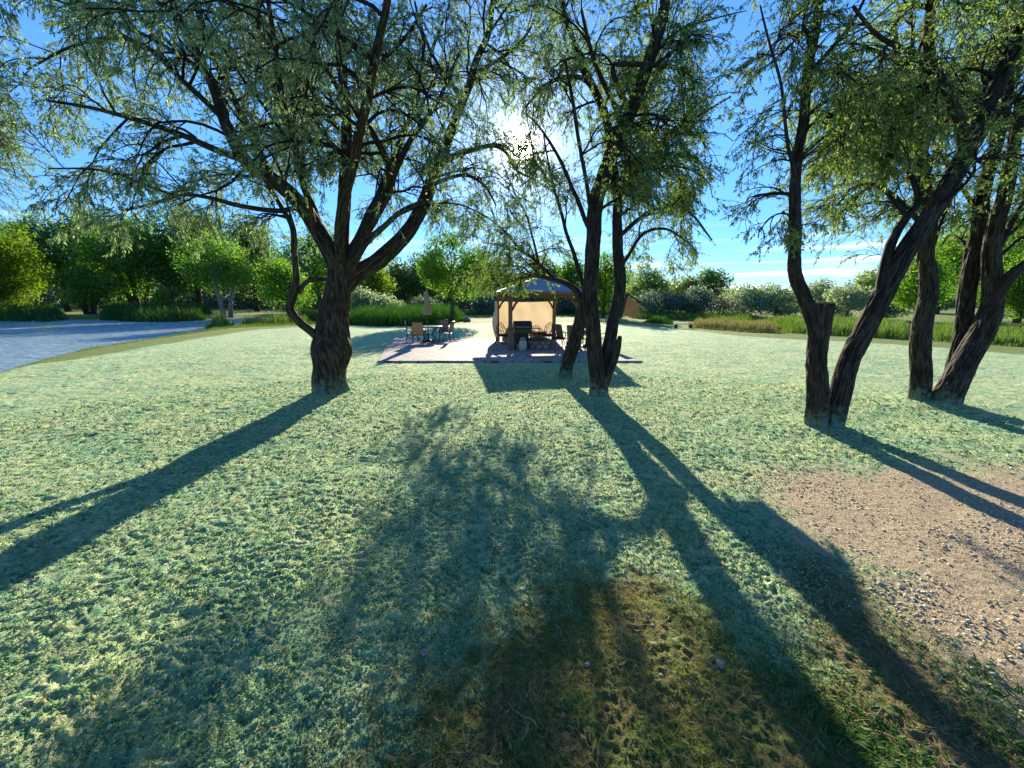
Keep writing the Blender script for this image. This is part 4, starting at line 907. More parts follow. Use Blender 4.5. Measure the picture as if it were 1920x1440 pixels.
def build_reeds():
    reeds('reed_bed', 'green reed bed on the far shore at the left edge of the pond', [(-200, 598), (90, 600), (128, 597), (120, 590), (60, 585), (-200, 585)], 9000, 2.1, .09, 'reed', 201)
    reeds('reed_bed', 'dark tall reed bed on the far shore in the middle of the pond', [(186, 597), (250, 600), (330, 600), (385, 597), (400, 590), (300, 586), (200, 586)], 14000, 2.3, .09, 'reed', 202)
    reeds('reed_clump', 'light green reed clump standing in the water left of the side stem', [(384, 616), (400, 618), (430, 617), (440, 610), (430, 604), (395, 606)], 2600, 1.9, .05, 'reed_light', 203)
    reeds('reed_clump', 'thin reeds in the water between the light clump and the largest tree', [(440, 613), (520, 613), (590, 611), (590, 605), (500, 604), (445, 606)], 2600, 1.3, .045, 'reed_light', 204)
    reeds('reed_bed', 'large dark green cattail belt behind the patio table and umbrella', [(640, 612), (700, 617), (760, 617), (820, 614), (868, 607), (872, 598), (800, 594), (700, 594), (640, 598)], 22000, 1.95, .07, 'reed', 205)
    reeds('reed_bed', 'cattails behind the side stem, left of the largest trunk', [(545, 606), (600, 609), (640, 609), (640, 598), (560, 597)], 7000, 1.9, .07, 'reed', 206)
    reeds('reed_bed', 'bright grass and reeds by the small water left of the gazebo', [(870, 594), (930, 593), (930, 587), (870, 587)], 3500, 1.0, .1, 'reed_light', 207)
    reeds('reed_bed', 'bright green reeds behind the gazebo and centre trunks', [(1040, 592), (1200, 594), (1200, 585), (1040, 585)], 5000, 1.2, .1, 'reed_light', 213)
    reeds('reed_bed', 'bright green marsh grass right of the birdhouse', [(1178, 600), (1290, 606), (1420, 616), (1420, 598), (1250, 590), (1178, 592)], 14000, .95, .08, 'reed_light', 208)
    reeds('dry_reed_bed', 'straw-coloured marsh grass strip along the right lawn edge', [(1290, 620), (1400, 629), (1470, 632), (1470, 622), (1380, 614), (1290, 610)], 8000, .85, .05, 'reed_dry', 209)
    reeds('reed_bed', 'tall green marsh grass between the forked trunks on the right', [(1470, 630), (1560, 636), (1640, 641), (1720, 645), (1720, 620), (1560, 608), (1420, 606)], 16000, .95, .06, 'reed_light', 210)
    reeds('reed_bed', 'dark green marsh grass tuft by the lawn edge right of the birdhouse', [(1205, 609), (1240, 612), (1262, 613), (1262, 605), (1215, 603)], 3000, .7, .06, 'reed', 211)
    reeds('reed_bed', 'green marsh grass along the lawn at the right edge', [(1720, 646), (1800, 652), (1920, 660), (2100, 672), (2100, 630), (1920, 622), (1720, 618)], 14000, .7, .06, 'reed_light', 212)
    reeds('shore_grass', 'green grass fringe along the near shore of the pond', [(-300, 768), (0, 702), (130, 672), (250, 652), (340, 636), (450, 620), (600, 613), (700, 610), (700, 607), (450, 612), (340, 628), (250, 642), (130, 660), (0, 688), (-300, 745)], 30000, .28, .016, 'reed_light', 214, cat='grass')
build_reeds()

def ground_z(x, y):
    mu, gv, gr, fa = zones(x, y); return terrain(x, y)+micro(x, y, mu, gv, gr, np.hypot(x, y)), mu, gv, gr
def sector(n, r0, r1, rng, p=1.2):
    a = rng.uniform(-R(64), R(64), n); u = rng.uniform(0, 1, n)**p; r = r0*(r1/r0)**u
    return r*np.sin(a), r*np.cos(a), r
def build_ground_cover():
    rng = np.random.default_rng(77)
    # grass in the unsprayed foreground
    q = in_poly([(a, b) for a, b in grass_poly], 230000, rng); x, y = q[:, 0], q[:, 1]
    ok = (y > .55) & (np.hypot(x, y) < 7.5); x, y = x[ok], y[ok]
    z, mu, gv, gr = ground_z(x, y); pn = fbm(x*2.4+3, y*2.4, 3)
    strip = sstep(-.2, .15, poly_sd(x, y, strip_poly)+.3*pn)
    keep = (gr > .3) & (rng.uniform(0, 1, len(x)) < np.clip(.62+1.3*pn, .12, 1)*(1-.72*strip)); strip = strip[keep]; x, y, z, pn = x[keep], y[keep], z[keep], pn[keep]
    n = len(x); green = (pnoise(x*1.7+50, y*1.7) + .35*rng.normal(size=n)) > -.05+.35*strip
    for nm, mt, sel, hh in (('lawn_grass', 'grass', green, .029), ('dry_grass', 'straw', ~green, .026)):
        m = sel; b = np.stack([x[m], y[m], z[m]-.004], 1); h = hh*rng.uniform(.5, 1.5, m.sum())*(1+.6*np.clip(pn[m], -.5, 1))
        v, f, k = blades(b, h, .0034*rng.uniform(.6, 1.3, m.sum()), rng, .75, .8)
        r = np.clip(.45+.3*rng.normal(size=m.sum())+.5*pn[m], 0, 1)
        tag(link(nm, mesh_np(nm, v, f, M[mt], {'rnd': np.repeat(r, k)})), 'short green turf blades in the unsprayed foreground' if green is sel else 'dry straw-coloured blades among the foreground turf', 'grass', kind='stuff')
    # fibres and first shoots of the sprayed lawn
    x, y, r = sector(230000, 1.0, 12.0, rng, .85); z, mu, gv, gr = ground_z(x, y)
    keep = rng.uniform(0, 1, len(x)) < mu*(1-gv)*(1-gr)*np.clip(.6+1.2*fbm(x*3, y*3, 2), .15, 1); x, y, z, r = x[keep], y[keep], z[keep], r[keep]
    n = len(x); v, f, k = blades(np.stack([x, y, z-.003], 1), .0125*rng.uniform(.5, 1.8, n)*(1+.12*r), .0040*rng.uniform(.5, 1.3, n)*(1+.16*r), rng, .6, .8)
    tag(link('mulch_fibres', mesh_np('mulch_fibres', v, f, M['fibre'], {'rnd': np.repeat(np.clip(.5+.45*fbm(x*1.5+7, y*1.5, 2)+.25*rng.normal(size=n), 0, 1), k)})), 'teal-green hydroseed mulch fibres covering the lawn', 'mulch', kind='stuff')
    x, y, r = sector(60000, 1.0, 7.0, rng, .8); z, mu, gv, gr = ground_z(x, y)
    pn = fbm(x*1.1+80, y*1.1, 3)+.35*sstep(-.5, -2.5, x)*sstep(3.2, 1.4, r)
    keep = rng.uniform(0, 1, len(x)) < mu*(1-gv)*(1-gr)*np.clip(-.02+1.6*pn, .03, 1); x, y, z, r = x[keep], y[keep], z[keep], r[keep]
    n = len(x); v, f, k = blades(np.stack([x, y, z-.003], 1), .036*rng.uniform(.5, 1.6, n), .004*rng.uniform(.6, 1.3, n), rng, .6, .7)
    tag(link('old_grass', mesh_np('old_grass', v, f, M['grass'], {'rnd': np.repeat(rng.uniform(0, 1, n), k)})), 'scattered old grass blades poking through the green mulch', 'grass', kind='stuff')
    # thin grass and weeds on the strip beside the gravel
    wx, wy = [], []
    for px, py, s, c in ((1660, 1200, .22, 260), (1600, 1180, .15, 160), (1640, 1395, .13, 600), (1700, 1420, .16, 500), (1585, 1370, .08, 350), (1480, 1270, .14, 500), (1900, 1400, .12, 600), (1850, 1290, .10, 250), (1345, 1200, .05, 120)):
        a, b = gp(px, py); wx.append(rng.normal(a, s, c)); wy.append(rng.normal(b, s, c))
    x, y = np.concatenate(wx), np.concatenate(wy); ok = y > .5; x, y = x[ok], y[ok]; z, *_ = ground_z(x, y); n = len(x)
    v, f, k = blades(np.stack([x, y, z-.002], 1), .024*rng.uniform(.5, 1.5, n), .010*rng.uniform(.6, 1.4, n), rng, 1.0, .8)
    tag(link('weeds', mesh_np('weeds', v, f, M['weed'], {'rnd': np.repeat(rng.uniform(0, 1, n), k)})), 'low broad-leaved green weeds beside the gravel strip', 'weeds', kind='stuff')
    # crumbs of mulch
    x, y, r = sector(120000, 1.05, 11.0, rng, .85); z, mu, gv, gr = ground_z(x, y)
    keep = rng.uniform(0, 1, len(x)) < mu*(1-gv)*(1-gr)*np.clip(.7+1.4*pnoise(x*5, y*5), .15, 1); x, y, z, r = x[keep], y[keep], z[keep], r[keep]; n = len(x)
    sz = rng.uniform(.0025, .0075, n)*(1+.16*r); rv = norm(rng.normal(size=(n, 3))); e1 = norm(np.cross(rv, rng.normal(size=(n, 3)))); e2 = np.cross(rv, e1)
    c = np.stack([x, y, z+sz*.35], 1); S = sz[:, None]; j = lambda: S*rng.uniform(.6, 1.4, (n, 1))
    v = np.stack([c+e1*j(), c+e2*j(), c-e1*j(), c-e2*j(), c+rv*j()*.8, c-rv*j()*.8], 1).reshape(-1, 3)
    tri0 = np.array([(0, 1, 4), (1, 2, 4), (2, 3, 4), (3, 0, 4), (1, 0, 5), (2, 1, 5), (3, 2, 5), (0, 3, 5)])
    f = (np.arange(n)[:, None, None]*6+tri0[None]).reshape(-1, 3)
    tag(link('mulch_crumbs', mesh_np('mulch_crumbs', v, f, M['fibre'], {'rnd': np.repeat(np.clip(.5+.3*rng.normal(size=n), 0, 1), 6)})), 'crumbly clods of pale green hydroseed mulch on the lawn', 'mulch', kind='stuff')
    # leaf litter
    x, y, r = sector(2600, 1.1, 11.0, rng, .8); z, mu, gv, gr = ground_z(x, y); n = len(x); c = np.stack([x, y, z+.006], 1)
    d = norm(np.stack([rng.normal(size=n), rng.normal(size=n), .25*rng.normal(size=n)], 1)); e = norm(np.cross(d, np.stack([.3*rng.normal(size=n), .3*rng.normal(size=n), np.ones(n)], 1)))
    ln = (.028*rng.uniform(.5, 1.3, n))[:, None]; up = np.array([0, 0, 1.])
    v = np.stack([c-d*ln+up*ln*.3, c-e*ln*.24, c+d*ln+up*ln*.2, c+e*ln*.24], 1).reshape(-1, 3)
    tag(link('leaf_litter', mesh_np('leaf_litter', v, np.arange(n*4).reshape(-1, 4), M['reed_dry'], {'rnd': np.repeat(rng.uniform(0, 1, n), 4)})), 'dry narrow fallen leaves scattered over the sprayed lawn', 'leaf litter', kind='stuff')
    # gravel
    q = in_poly(gravel_poly, 90000, rng); x, y = q[:, 0], q[:, 1]; r = np.hypot(x, y); dens = .12+.75*sstep(.1, -.5, pnoise(x*.8+4, y*.8)) 
    ok = (r < 9) & (r > 1.2) & (np.abs(np.arctan2(x, y)) < R(62)) & (rng.uniform(0, 1, len(x)) < dens*np.clip(3.2/r, .2, 1)); x, y = x[ok], y[ok]
    z, *_ = ground_z(x, y); n = len(x); s = .0035+.011*rng.uniform(0, 1, n)**2.5+.009*(rng.uniform(0, 1, n) > .985)
    oc = np.array([(1, 0, 0), (0, 1, 0), (-1, 0, 0), (0, -1, 0), (.1, .1, .75), (-.1, 0, -.7)])
    a = rng.uniform(0, 6.28, n); ca, sa = np.cos(a), np.sin(a); sx = s*rng.uniform(.7, 1.4, n)
    X = oc[None, :, 0]*sx[:, None]; Yy = oc[None, :, 1]*s[:, None]
    v = np.stack([x[:, None]+X*ca[:, None]-Yy*sa[:, None], y[:, None]+X*sa[:, None]+Yy*ca[:, None], z[:, None]+.003+oc[None, :, 2]*s[:, None]*.8], -1).reshape(-1, 3)
    tri = np.array([(0, 1, 4), (1, 2, 4), (2, 3, 4), (3, 0, 4), (1, 0, 5), (2, 1, 5), (3, 2, 5), (0, 3, 5)])
    f = (np.arange(n)[:, None, None]*6+tri[None]).reshape(-1, 3)
    m = leafmat('gravel_stones', (.28, .23, .16), (.66, .59, .46), 0.0, gloss=.3, rough=.8)
    tag(link('gravel', mesh_np('gravel', v, f, m, {'rnd': np.repeat(rng.uniform(0, 1, n), 6)})), 'loose grey and tan gravel over bare soil on the right', 'gravel', kind='stuff')
build_ground_cover()

# ------------------------------------------------------------------ stones and litter
def stone(name, label, x, y, s, seed, mat='stone', sink=.3, flat=.6, cat='stone', group=None):
    rng = np.random.default_rng(seed); bm_v, bm_f = [], []
    nu, nv = 14, 9
    for i in range(nv+1):
        ph = math.pi*i/nv
        for j in range(nu):
            a = 2*math.pi*j/nu; d = np.array([math.sin(ph)*math.cos(a), math.sin(ph)*math.sin(a), math.cos(ph)])
            k = 1+.35*float(pnoise(np.array([d[0]*1.4+seed]), np.array([d[1]*1.4]), np.array([d[2]*1.4+.3]))[0])
            bm_v.append(d*k*np.array([s, s*.75, s*flat]))
    for i in range(nv):
        for j in range(nu):
            k = (j+1) % nu; bm_f.append((i*nu+j, (i+1)*nu+j, (i+1)*nu+k, i*nu+k))
    z = float(ground_z(np.array([x]), np.array([y]))[0][0])
    mb = MB(); mb.add(bm_v, bm_f, True); o = mb.build(name, M[mat]); o.location = (x, y, z+s*flat*(1-sink)-.004); o.rotation_euler = (0, 0, seed)
    return tag(o, label, cat, group)
for i, (px, py, s, lb) in enumerate([(1351, 1245, .024, 'grey rounded stone in the foreground turf, largest of the loose stones'), (795, 1232, .020, 'tan stone at the edge of the green mulch, left of centre'),
        (1101, 1242, .015, 'small brown stone in the turf near the bottom centre'), (1046, 1176, .013, 'small white stone in the turf, upper of the centre stones'),
        (1224, 1170, .016, 'pale grey stone in the turf left of the big rounded stone'), (1336, 1232, .012, 'tiny tan stone touching the big rounded stone'),
        (1650, 1098, .022, 'white stone at the gravel edge'), (1240, 1265, .014, 'brown stone in the turf just below the pale grey stone')]):
    a, b = gp(px, py); stone('stone', lb, a, b, s*1.15, 300+i, 'pebble' if i % 2 else 'stone', group='loose stones in the foreground')
a, b = gp(875, 603); stone('boulder', 'dark boulder at the lawn edge right of the cattail belt', a, b, .45, 320, 'stone', cat='boulder')
def sticks():
    rng = np.random.default_rng(12)
    for i, (px, py, ln, az, lb) in enumerate([(845, 1165, .16, 2.1, 'thin straw stalk on the mulch left of the turf'), (1160, 1195, .12, .8, 'pale twig lying in the turf near the centre'), (1425, 1195, .2, -.6, 'curved pale twig at the shaded turf edge'),
                (1640, 1345, .12, .3, 'pale twig beside the green weeds at bottom right'), (1560, 1150, .10, 1.3, 'short twig on the shaded strip beside the gravel'), (985, 1350, .14, 2.6, 'dry curled stalk at the bottom centre')]):
        a, b = gp(px, py); z = float(ground_z(np.array([a]), np.array([b]))[0][0]); pts = []
        for k in range(7):
            t = k/6-.5; pts.append((t*ln*math.cos(az)-.3*ln*t*t*math.sin(az), t*ln*math.sin(az)+.3*ln*t*t*math.cos(az), .018+.012*math.sin(k*1.3)))
        mb = MB(); mb.tube(pts, [.002, .0028, .003, .003, .0026, .002, .001], 6); o = mb.build('twig', M['twig']); o.location = (a, b, z); tag(o, lb, 'twig', 'fallen twigs in the foreground')
sticks()

# ------------------------------------------------------------------ patio furniture
def rotz(a): return np.array([[math.cos(a), -math.sin(a), 0], [math.sin(a), math.cos(a), 0], [0, 0, 1]])
def rotx(a): return np.array([[1, 0, 0], [0, math.cos(a), -math.sin(a)], [0, math.sin(a), math.cos(a)]])
def curve_sheet(mb, prof, w, th, nx=6, sag=.012):
    g = [[(-w/2+w*i/nx, y, z-sag*math.sin(math.pi*i/nx)) for i in range(nx+1)] for y, z in prof]; mb.sheet(g, th)
def make_chair(label, sling='sling'):
    """sling patio chair, front toward -y"""
    t = thing('patio_chair', label, 'chair')
    m = MB(); curve_sheet(m, [(-.24, .44), (-.1, .425), (.05, .41), (.20, .405)], .46, .014); m.build('seat', M[sling], t)
    m = MB(); curve_sheet(m, [(.215, .42), (.245, .56), (.285, .75), (.33, .93), (.35, .985)], .46, .014, sag=.0); m.build('backrest', M[sling], t)
    m = MB()
    for s in (-1, 1):
        m.tube([(s*.25, -.26, .435), (s*.25, 0, .415), (s*.25, .205, .40), (s*.25, .245, .56), (s*.25, .285, .75), (s*.25, .335, .97)], .014)
        m.tube([(s*.27, -.25, .42), (s*.28, -.25, .56), (s*.285, -.20, .645), (s*.285, 0, .65), (s*.275, .20, .64), (s*.25, .265, .64)], .014)
    m.tube([(-.25, .335, .975), (0, .345, .99), (.25, .335, .975)], .014); m.tube([(-.25, -.26, .435), (.25, -.26, .435)], .014); m.tube([(-.25, .205, .40), (.25, .205, .40)], .014)
    m.build('frame', M['metal_dark'], t)
    for s in (-1, 1):
        for q in (-1, 1):
            m = MB(); m.tube([(s*.25, q*.22, .42), (s*.26, q*.25, .25), (s*.27, q*.30, .0)], [.015, .014, .013]); m.build('leg', M['metal_dark'], t)
    return t
def make_table(label, w=.62):
    t = thing('patio_table', label, 'table')
    m = MB(); m.lathe([(w*.97, .70), (w, .71), (w, .735), (w*.985, .745)], seg=36); m.build('tabletop', M['table_top'], t)
    m = MB(); m.lathe([(w+.012, .695), (w+.02, .705), (w+.02, .73), (w+.003, .735), (w+.003, .697)], seg=36); m.build('rim', M['metal_dark'], t)
    for k in range(4):
        a = math.pi/4+k*math.pi/2; c, s = math.cos(a), math.sin(a); m = MB()
        m.tube([(c*.5, s*.5, .70), (c*.3, s*.3, .5), (c*.2, s*.2, .34), (c*.33, s*.33, .14), (c*.44, s*.44, 0)], .02); m.build('leg', M['metal_dark'], t)
    m = MB(); m.tube([(.2*math.cos(q*math.pi/6), .2*math.sin(q*math.pi/6), .34) for q in range(13)], .012); m.build('brace_ring', M['metal_dark'], t)
    return t
def make_umbrella(label, mat, zt=2.45):
    t = thing('closed_umbrella', label, 'umbrella')
    m = MB(); m.tube([(0, 0, .02), (0, 0, zt+.03)], .019, 10); m.build('pole', M['metal_dark'], t)
    m = MB(); m.lathe([(.26, 0), (.27, .03), (.22, .06), (.08, .09), (.035, .12), (.032, .35)], seg=24); m.build('base', M['metal_dark'], t)
    m = MB(); m.lathe([(.17, zt-1.15), (.185, zt-1.10), (.165, zt-.9), (.13, zt-.6), (.095, zt-.33), (.105, zt-.25), (.085, zt-.2), (.05, zt-.06), (.015, zt)], seg=32,
                      wob=lambda k, z: 1+.16*math.cos(k*math.pi/2)+.05*math.sin(k*2.3)); m.build('canopy', M[mat], t)
    m = MB(); m.lathe([(.006, zt), (.02, zt+.02), (.018, zt+.05), (.004, zt+.075)], seg=10); m.build('finial', M['metal_dark'], t)
    return t
def put(o, x, y, rz=0, z=PZ): o.location = (x, y, z); o.rotation_euler = (0, 0, rz)
def furniture():
    g = 'sling chairs around the patio tables'
    tx, ty = P(806, 640, gp(806, 640, PZ)[1])[0], gp(806, 640, PZ)[1]
    tb = make_table('round table with pale top under the closed tan umbrella, left on the patio'); put(tb, tx, ty)
    um = make_umbrella('closed tan umbrella standing through the left patio table', 'umbrella', 2.45); put(um, tx-.06, ty)
    c0 = make_chair('brown sling chair nearest the viewer at the left table, back coloured a sunlit orange', 'sling_sunlit')
    put(c0, tx-.32, ty-.95, R(180+8)); c0['group'] = g
    c1 = make_chair('sling chair on the left side of the left table'); put(c1, tx-.86, ty+.05, R(90+12)); c1['group'] = g
    def cp(src, lb, x, y, rz):
        c = copy_tree(src); c['label'] = lb; put(c, x, y, rz); return c
    cp(c1, 'sling chair on the right side of the left table', tx+.86, ty-.1, R(-90-12))
    cp(c1, 'sling chair on the far side of the left table', tx+.45, ty+.95, R(-10))
    # right set, partly hidden by the trunks
    tx, ty = P(1099, 640, gp(1099, 650, PZ)[1])[0], gp(1099, 650, PZ)[1]
    t2 = copy_tree(tb); t2['label'] = 'round table with pale top behind the centre trunks, right on the patio'; put(t2, tx, ty)
    um2 = make_umbrella('pale closed umbrella standing behind the twin-stemmed centre tree', 'umbrella_pale', 2.55); put(um2, tx, ty)
    cp(c1, 'sling chair left of the right table, its back toward the gazebo', tx-.98, ty-.25, R(90+25))
    cp(c1, 'sling chair left of the right table, closer to the leaning trunk', tx-.62, ty-.85, R(180-30))
    cp(c0, 'brown sling chair in a sunlit colour seen between the twin stems of the centre tree', tx+.75, ty-.55, R(180+35))
    cp(c1, 'dark sling chair at the far side of the right table', tx+.15, ty+.95, R(-5))
    # hoop-back wicker chairs in the gazebo
    def wicker(lb, mat):
        t = thing('wicker_chair', lb, 'chair')
        m = MB(); m.lathe([(.27, .36), (.29, .38), (.29, .44), (.26, .46)], seg=24); m.build('seat', M[mat], t)
        m = MB()
        def hoop(r, zc, y0, h):
            pts = []
            for k in range(15):
                a = math.pi*k/14; pts.append((r*math.cos(a), y0+.10*math.sin(a), zc+h*math.sin(a)))
            return pts
        m.tube(hoop(.29, .45, .16, .52), .017); m.tube(hoop(.19, .45, .17, .42), .011)
        for k in range(-2, 3): m.tube([(k*.08, .2, .45), (k*.095, .26, .45+.5*math.sqrt(max(.05, 1-(k*.095/.29)**2)))], .008)
        m.build('backrest', M[mat], t)
        for s in (-1, 1):
            m = MB(); m.tube([(s*.28, .14, .5), (s*.33, 0, .66), (s*.33, -.2, .66), (s*.30, -.27, .58), (s*.27, -.24, .42)], .017); m.build('armrest', M[mat], t)
        for s in (-1, 1):
            for q in (-1, 1):
                m = MB(); m.tube([(s*.2, q*.19, .4), (s*.24, q*.23, .18), (s*.26, q*.26, 0)], .016); m.build('leg', M[mat], t)
        return t
    gx = 'hoop-backed wicker chairs under the gazebo'
    def at(px, py): return gp(px, py, PZ)
    x, y = at(944, 645); w0 = wicker('dark hoop-backed chair beside the left rear gazebo post', 'wicker_dark'); put(w0, x, y, R(40)); w0['group'] = gx
    x, y = at(1026, 645); w1 = wicker('dark hoop-backed chair beside the right rear gazebo post', 'wicker_dark'); put(w1, x, y, R(-35)); w1['group'] = gx
    x, y = at(1008, 643); w2 = wicker('low red-brown armchair behind the stone fire pit', 'wicker_red'); put(w2, x, y+.15, R(15)); w2.scale = (1.15, 1.1, .82); w2['group'] = gx
    m = MB(); m.box((0, -.05, .50), (.62, .5, .26)); m.build('seat_cushion', M['wicker_red'], w2)
    x, y = at(1046, 652); w3 = copy_tree(w0); w3['label'] = 'dark curved-arm chair just outside the gazebo left of the leaning trunk'; put(w3, x, y, R(70))
    # small side table
    x, y = at(996, 640); t = thing('side_table', 'small dark metal side table between the grill and the red armchair', 'table', (x, y, PZ))
    m = MB(); m.box((0, 0, .52), (.36, .36, .03)); m.build('tabletop', M['metal_dark'], t)
    for s in (-1, 1):
        for q in (-1, 1): m = MB(); m.tube([(s*.15, q*.15, .51), (s*.13, q*.13, .25), (s*.17, q*.17, 0)], .012, 6); m.build('leg', M['metal_dark'], t)
    # tilted patterned lounger
    x, y = at(958, 650); t = thing('patterned_lounger', 'tilted low chair with woven diamond-pattern back beside the front gazebo post', 'chair', (x-.12, y+1.0, PZ), R(-6))
    m = MB(); A = rotx(R(-14)); B_ = rotz(0)
    c, s_ = math.cos(R(24)), math.sin(R(24)); Rt = np.array([[c, 0, s_], [0, 1, 0], [-s_, 0, c]]) @ A
    m.box((.12, 0, .42), (.58, .10, .78), Rt); m.build('backrest', M['woven'], t)
    m = MB(); m.box((.05, .28, .2), (.62, .56, .12)); m.build('seat', M['woven'], t)
    m = MB(); m.tube([(-.32, -.12, .05), (-.2, -.1, .0), (0, -.08, 0), (.3, -.08, 0), (.42, -.12, .06)], .018); m.tube([(-.32, .5, .05), (-.2, .5, 0), (.3, .5, 0), (.42, .5, .06)], .018)
    m.tube([(-.28, -.1, .03), (-.14, -.04, .4), (.02, 0, .86)], .016); m.tube([(0, -.08, 0), (0, .2, .01), (0, .5, 0)], .018); m.build('frame', M['wicker_dark'], t)
    # fire pit
    x, y = at(1010, 652); t = thing('fire_pit', 'round stone-block fire pit with a low dark cone cover', 'fire pit', (x, y+.45, PZ))
    for row in range(2):
        m = MB()
        for k in range(16):
            a = (k+.5*row)*2*math.pi/16; m.box((.66*math.cos(a), .66*math.sin(a), .075+row*.145), (.235, .16, .14), rotz(a+math.pi/2))
        m.build('stone_course', M['stone'], t)
    m = MB(); m.lathe([(.62, .285), (.60, .31), (.35, .40), (.10, .49), (.03, .51)], seg=24); m.build('cover', M['brown_metal'], t)
    # grill with its own parts
    x, y = at(979, 655); t = thing('gas_grill', 'black gas grill beside the front gazebo post', 'grill', (x, y, PZ), R(8))
    m = MB(); pr = [(-.26, .0), (-.27, .10), (-.20, .22), (-.02, .28), (.14, .24), (.25, .10), (.26, .0)]
    v = [(s*.36, a, .88+b) for s in (-1, 1) for a, b in pr]; n = len(pr)
    m.add(v, [tuple(range(n)), tuple(reversed(range(n, 2*n)))]+[(i, n+i, n+(i+1) % n, (i+1) % n) for i in range(n)]); m.build('lid', M['black_enamel'], t)
    m = MB(); m.box((0, 0, .77), (.70, .50, .21), taper=1.02); m.build('firebox', M['black_enamel'], t)
    m = MB(); m.box((0, 0, .28), (.58, .44, .04))
    for s in (-1, 1):
        for q in (-1, 1): m.box((s*.29, q*.2, .35), (.04, .04, .66))
    m.box((0, .2, .48), (.56, .02, .38)); m.build('cart', M['metal_dark'], t)
    for s in (-1, 1): m = MB(); m.box((s*.53, 0, .86), (.32, .44, .03)); m.build('side_shelf', M['black_enamel'], t)
    m = MB(); m.tube([(-.30, -.32, .93), (.30, -.32, .93)], .014); m.tube([(-.28, -.26, .93), (-.28, -.32, .93)], .01); m.tube([(.28, -.26, .93), (.28, -.32, .93)], .01); m.build('handle', M['steel'], t)
    for s in (-1, 1):
        m = MB(); w = [(.085*math.cos(a), .085*math.sin(a)) for a in np.linspace(0, 2*math.pi, 17)[:-1]]
        v = [(s*.31+q, a, .085+b) for q in (-.02, .02) for a, b in w]; n = 16
        m.add(v, [tuple(range(n)), tuple(reversed(range(n, 2*n)))]+[(i, n+i, n+(i+1) % n, (i+1) % n) for i in range(n)]); m.build('wheel', M['black_enamel'], t)
    x, y = at(980, 657); t = thing('propane_tank', 'white propane tank standing in front of the black grill', 'gas tank', (x, y-.12, PZ))
    m = MB(); m.lathe([(.10, .02), (.145, .06), (.152, .12), (.152, .33), (.14, .39), (.09, .43), (.03, .44)], seg=24); m.build('tank', M['tank'], t)
    m = MB(); m.lathe([(.105, 0), (.11, .01), (.11, .04), (.10, .045)], seg=20); m.build('foot_ring', M['tank'], t)
    m = MB(); m.tube([(.09*math.cos(a), .09*math.sin(a), .50) for a in np.linspace(.4, 5.9, 14)], .016); m.tube([(.09, 0.03, .40), (.09, .03, .50)], .014); m.tube([(-.09, 0, .41), (-.09, 0, .50)], .014); m.build('collar', M['tank'], t)
    m = MB(); m.lathe([(.015, .43), (.02, .46), (.03, .47), (.012, .49)], seg=10); m.build('valve', M['steel'], t)
furniture()

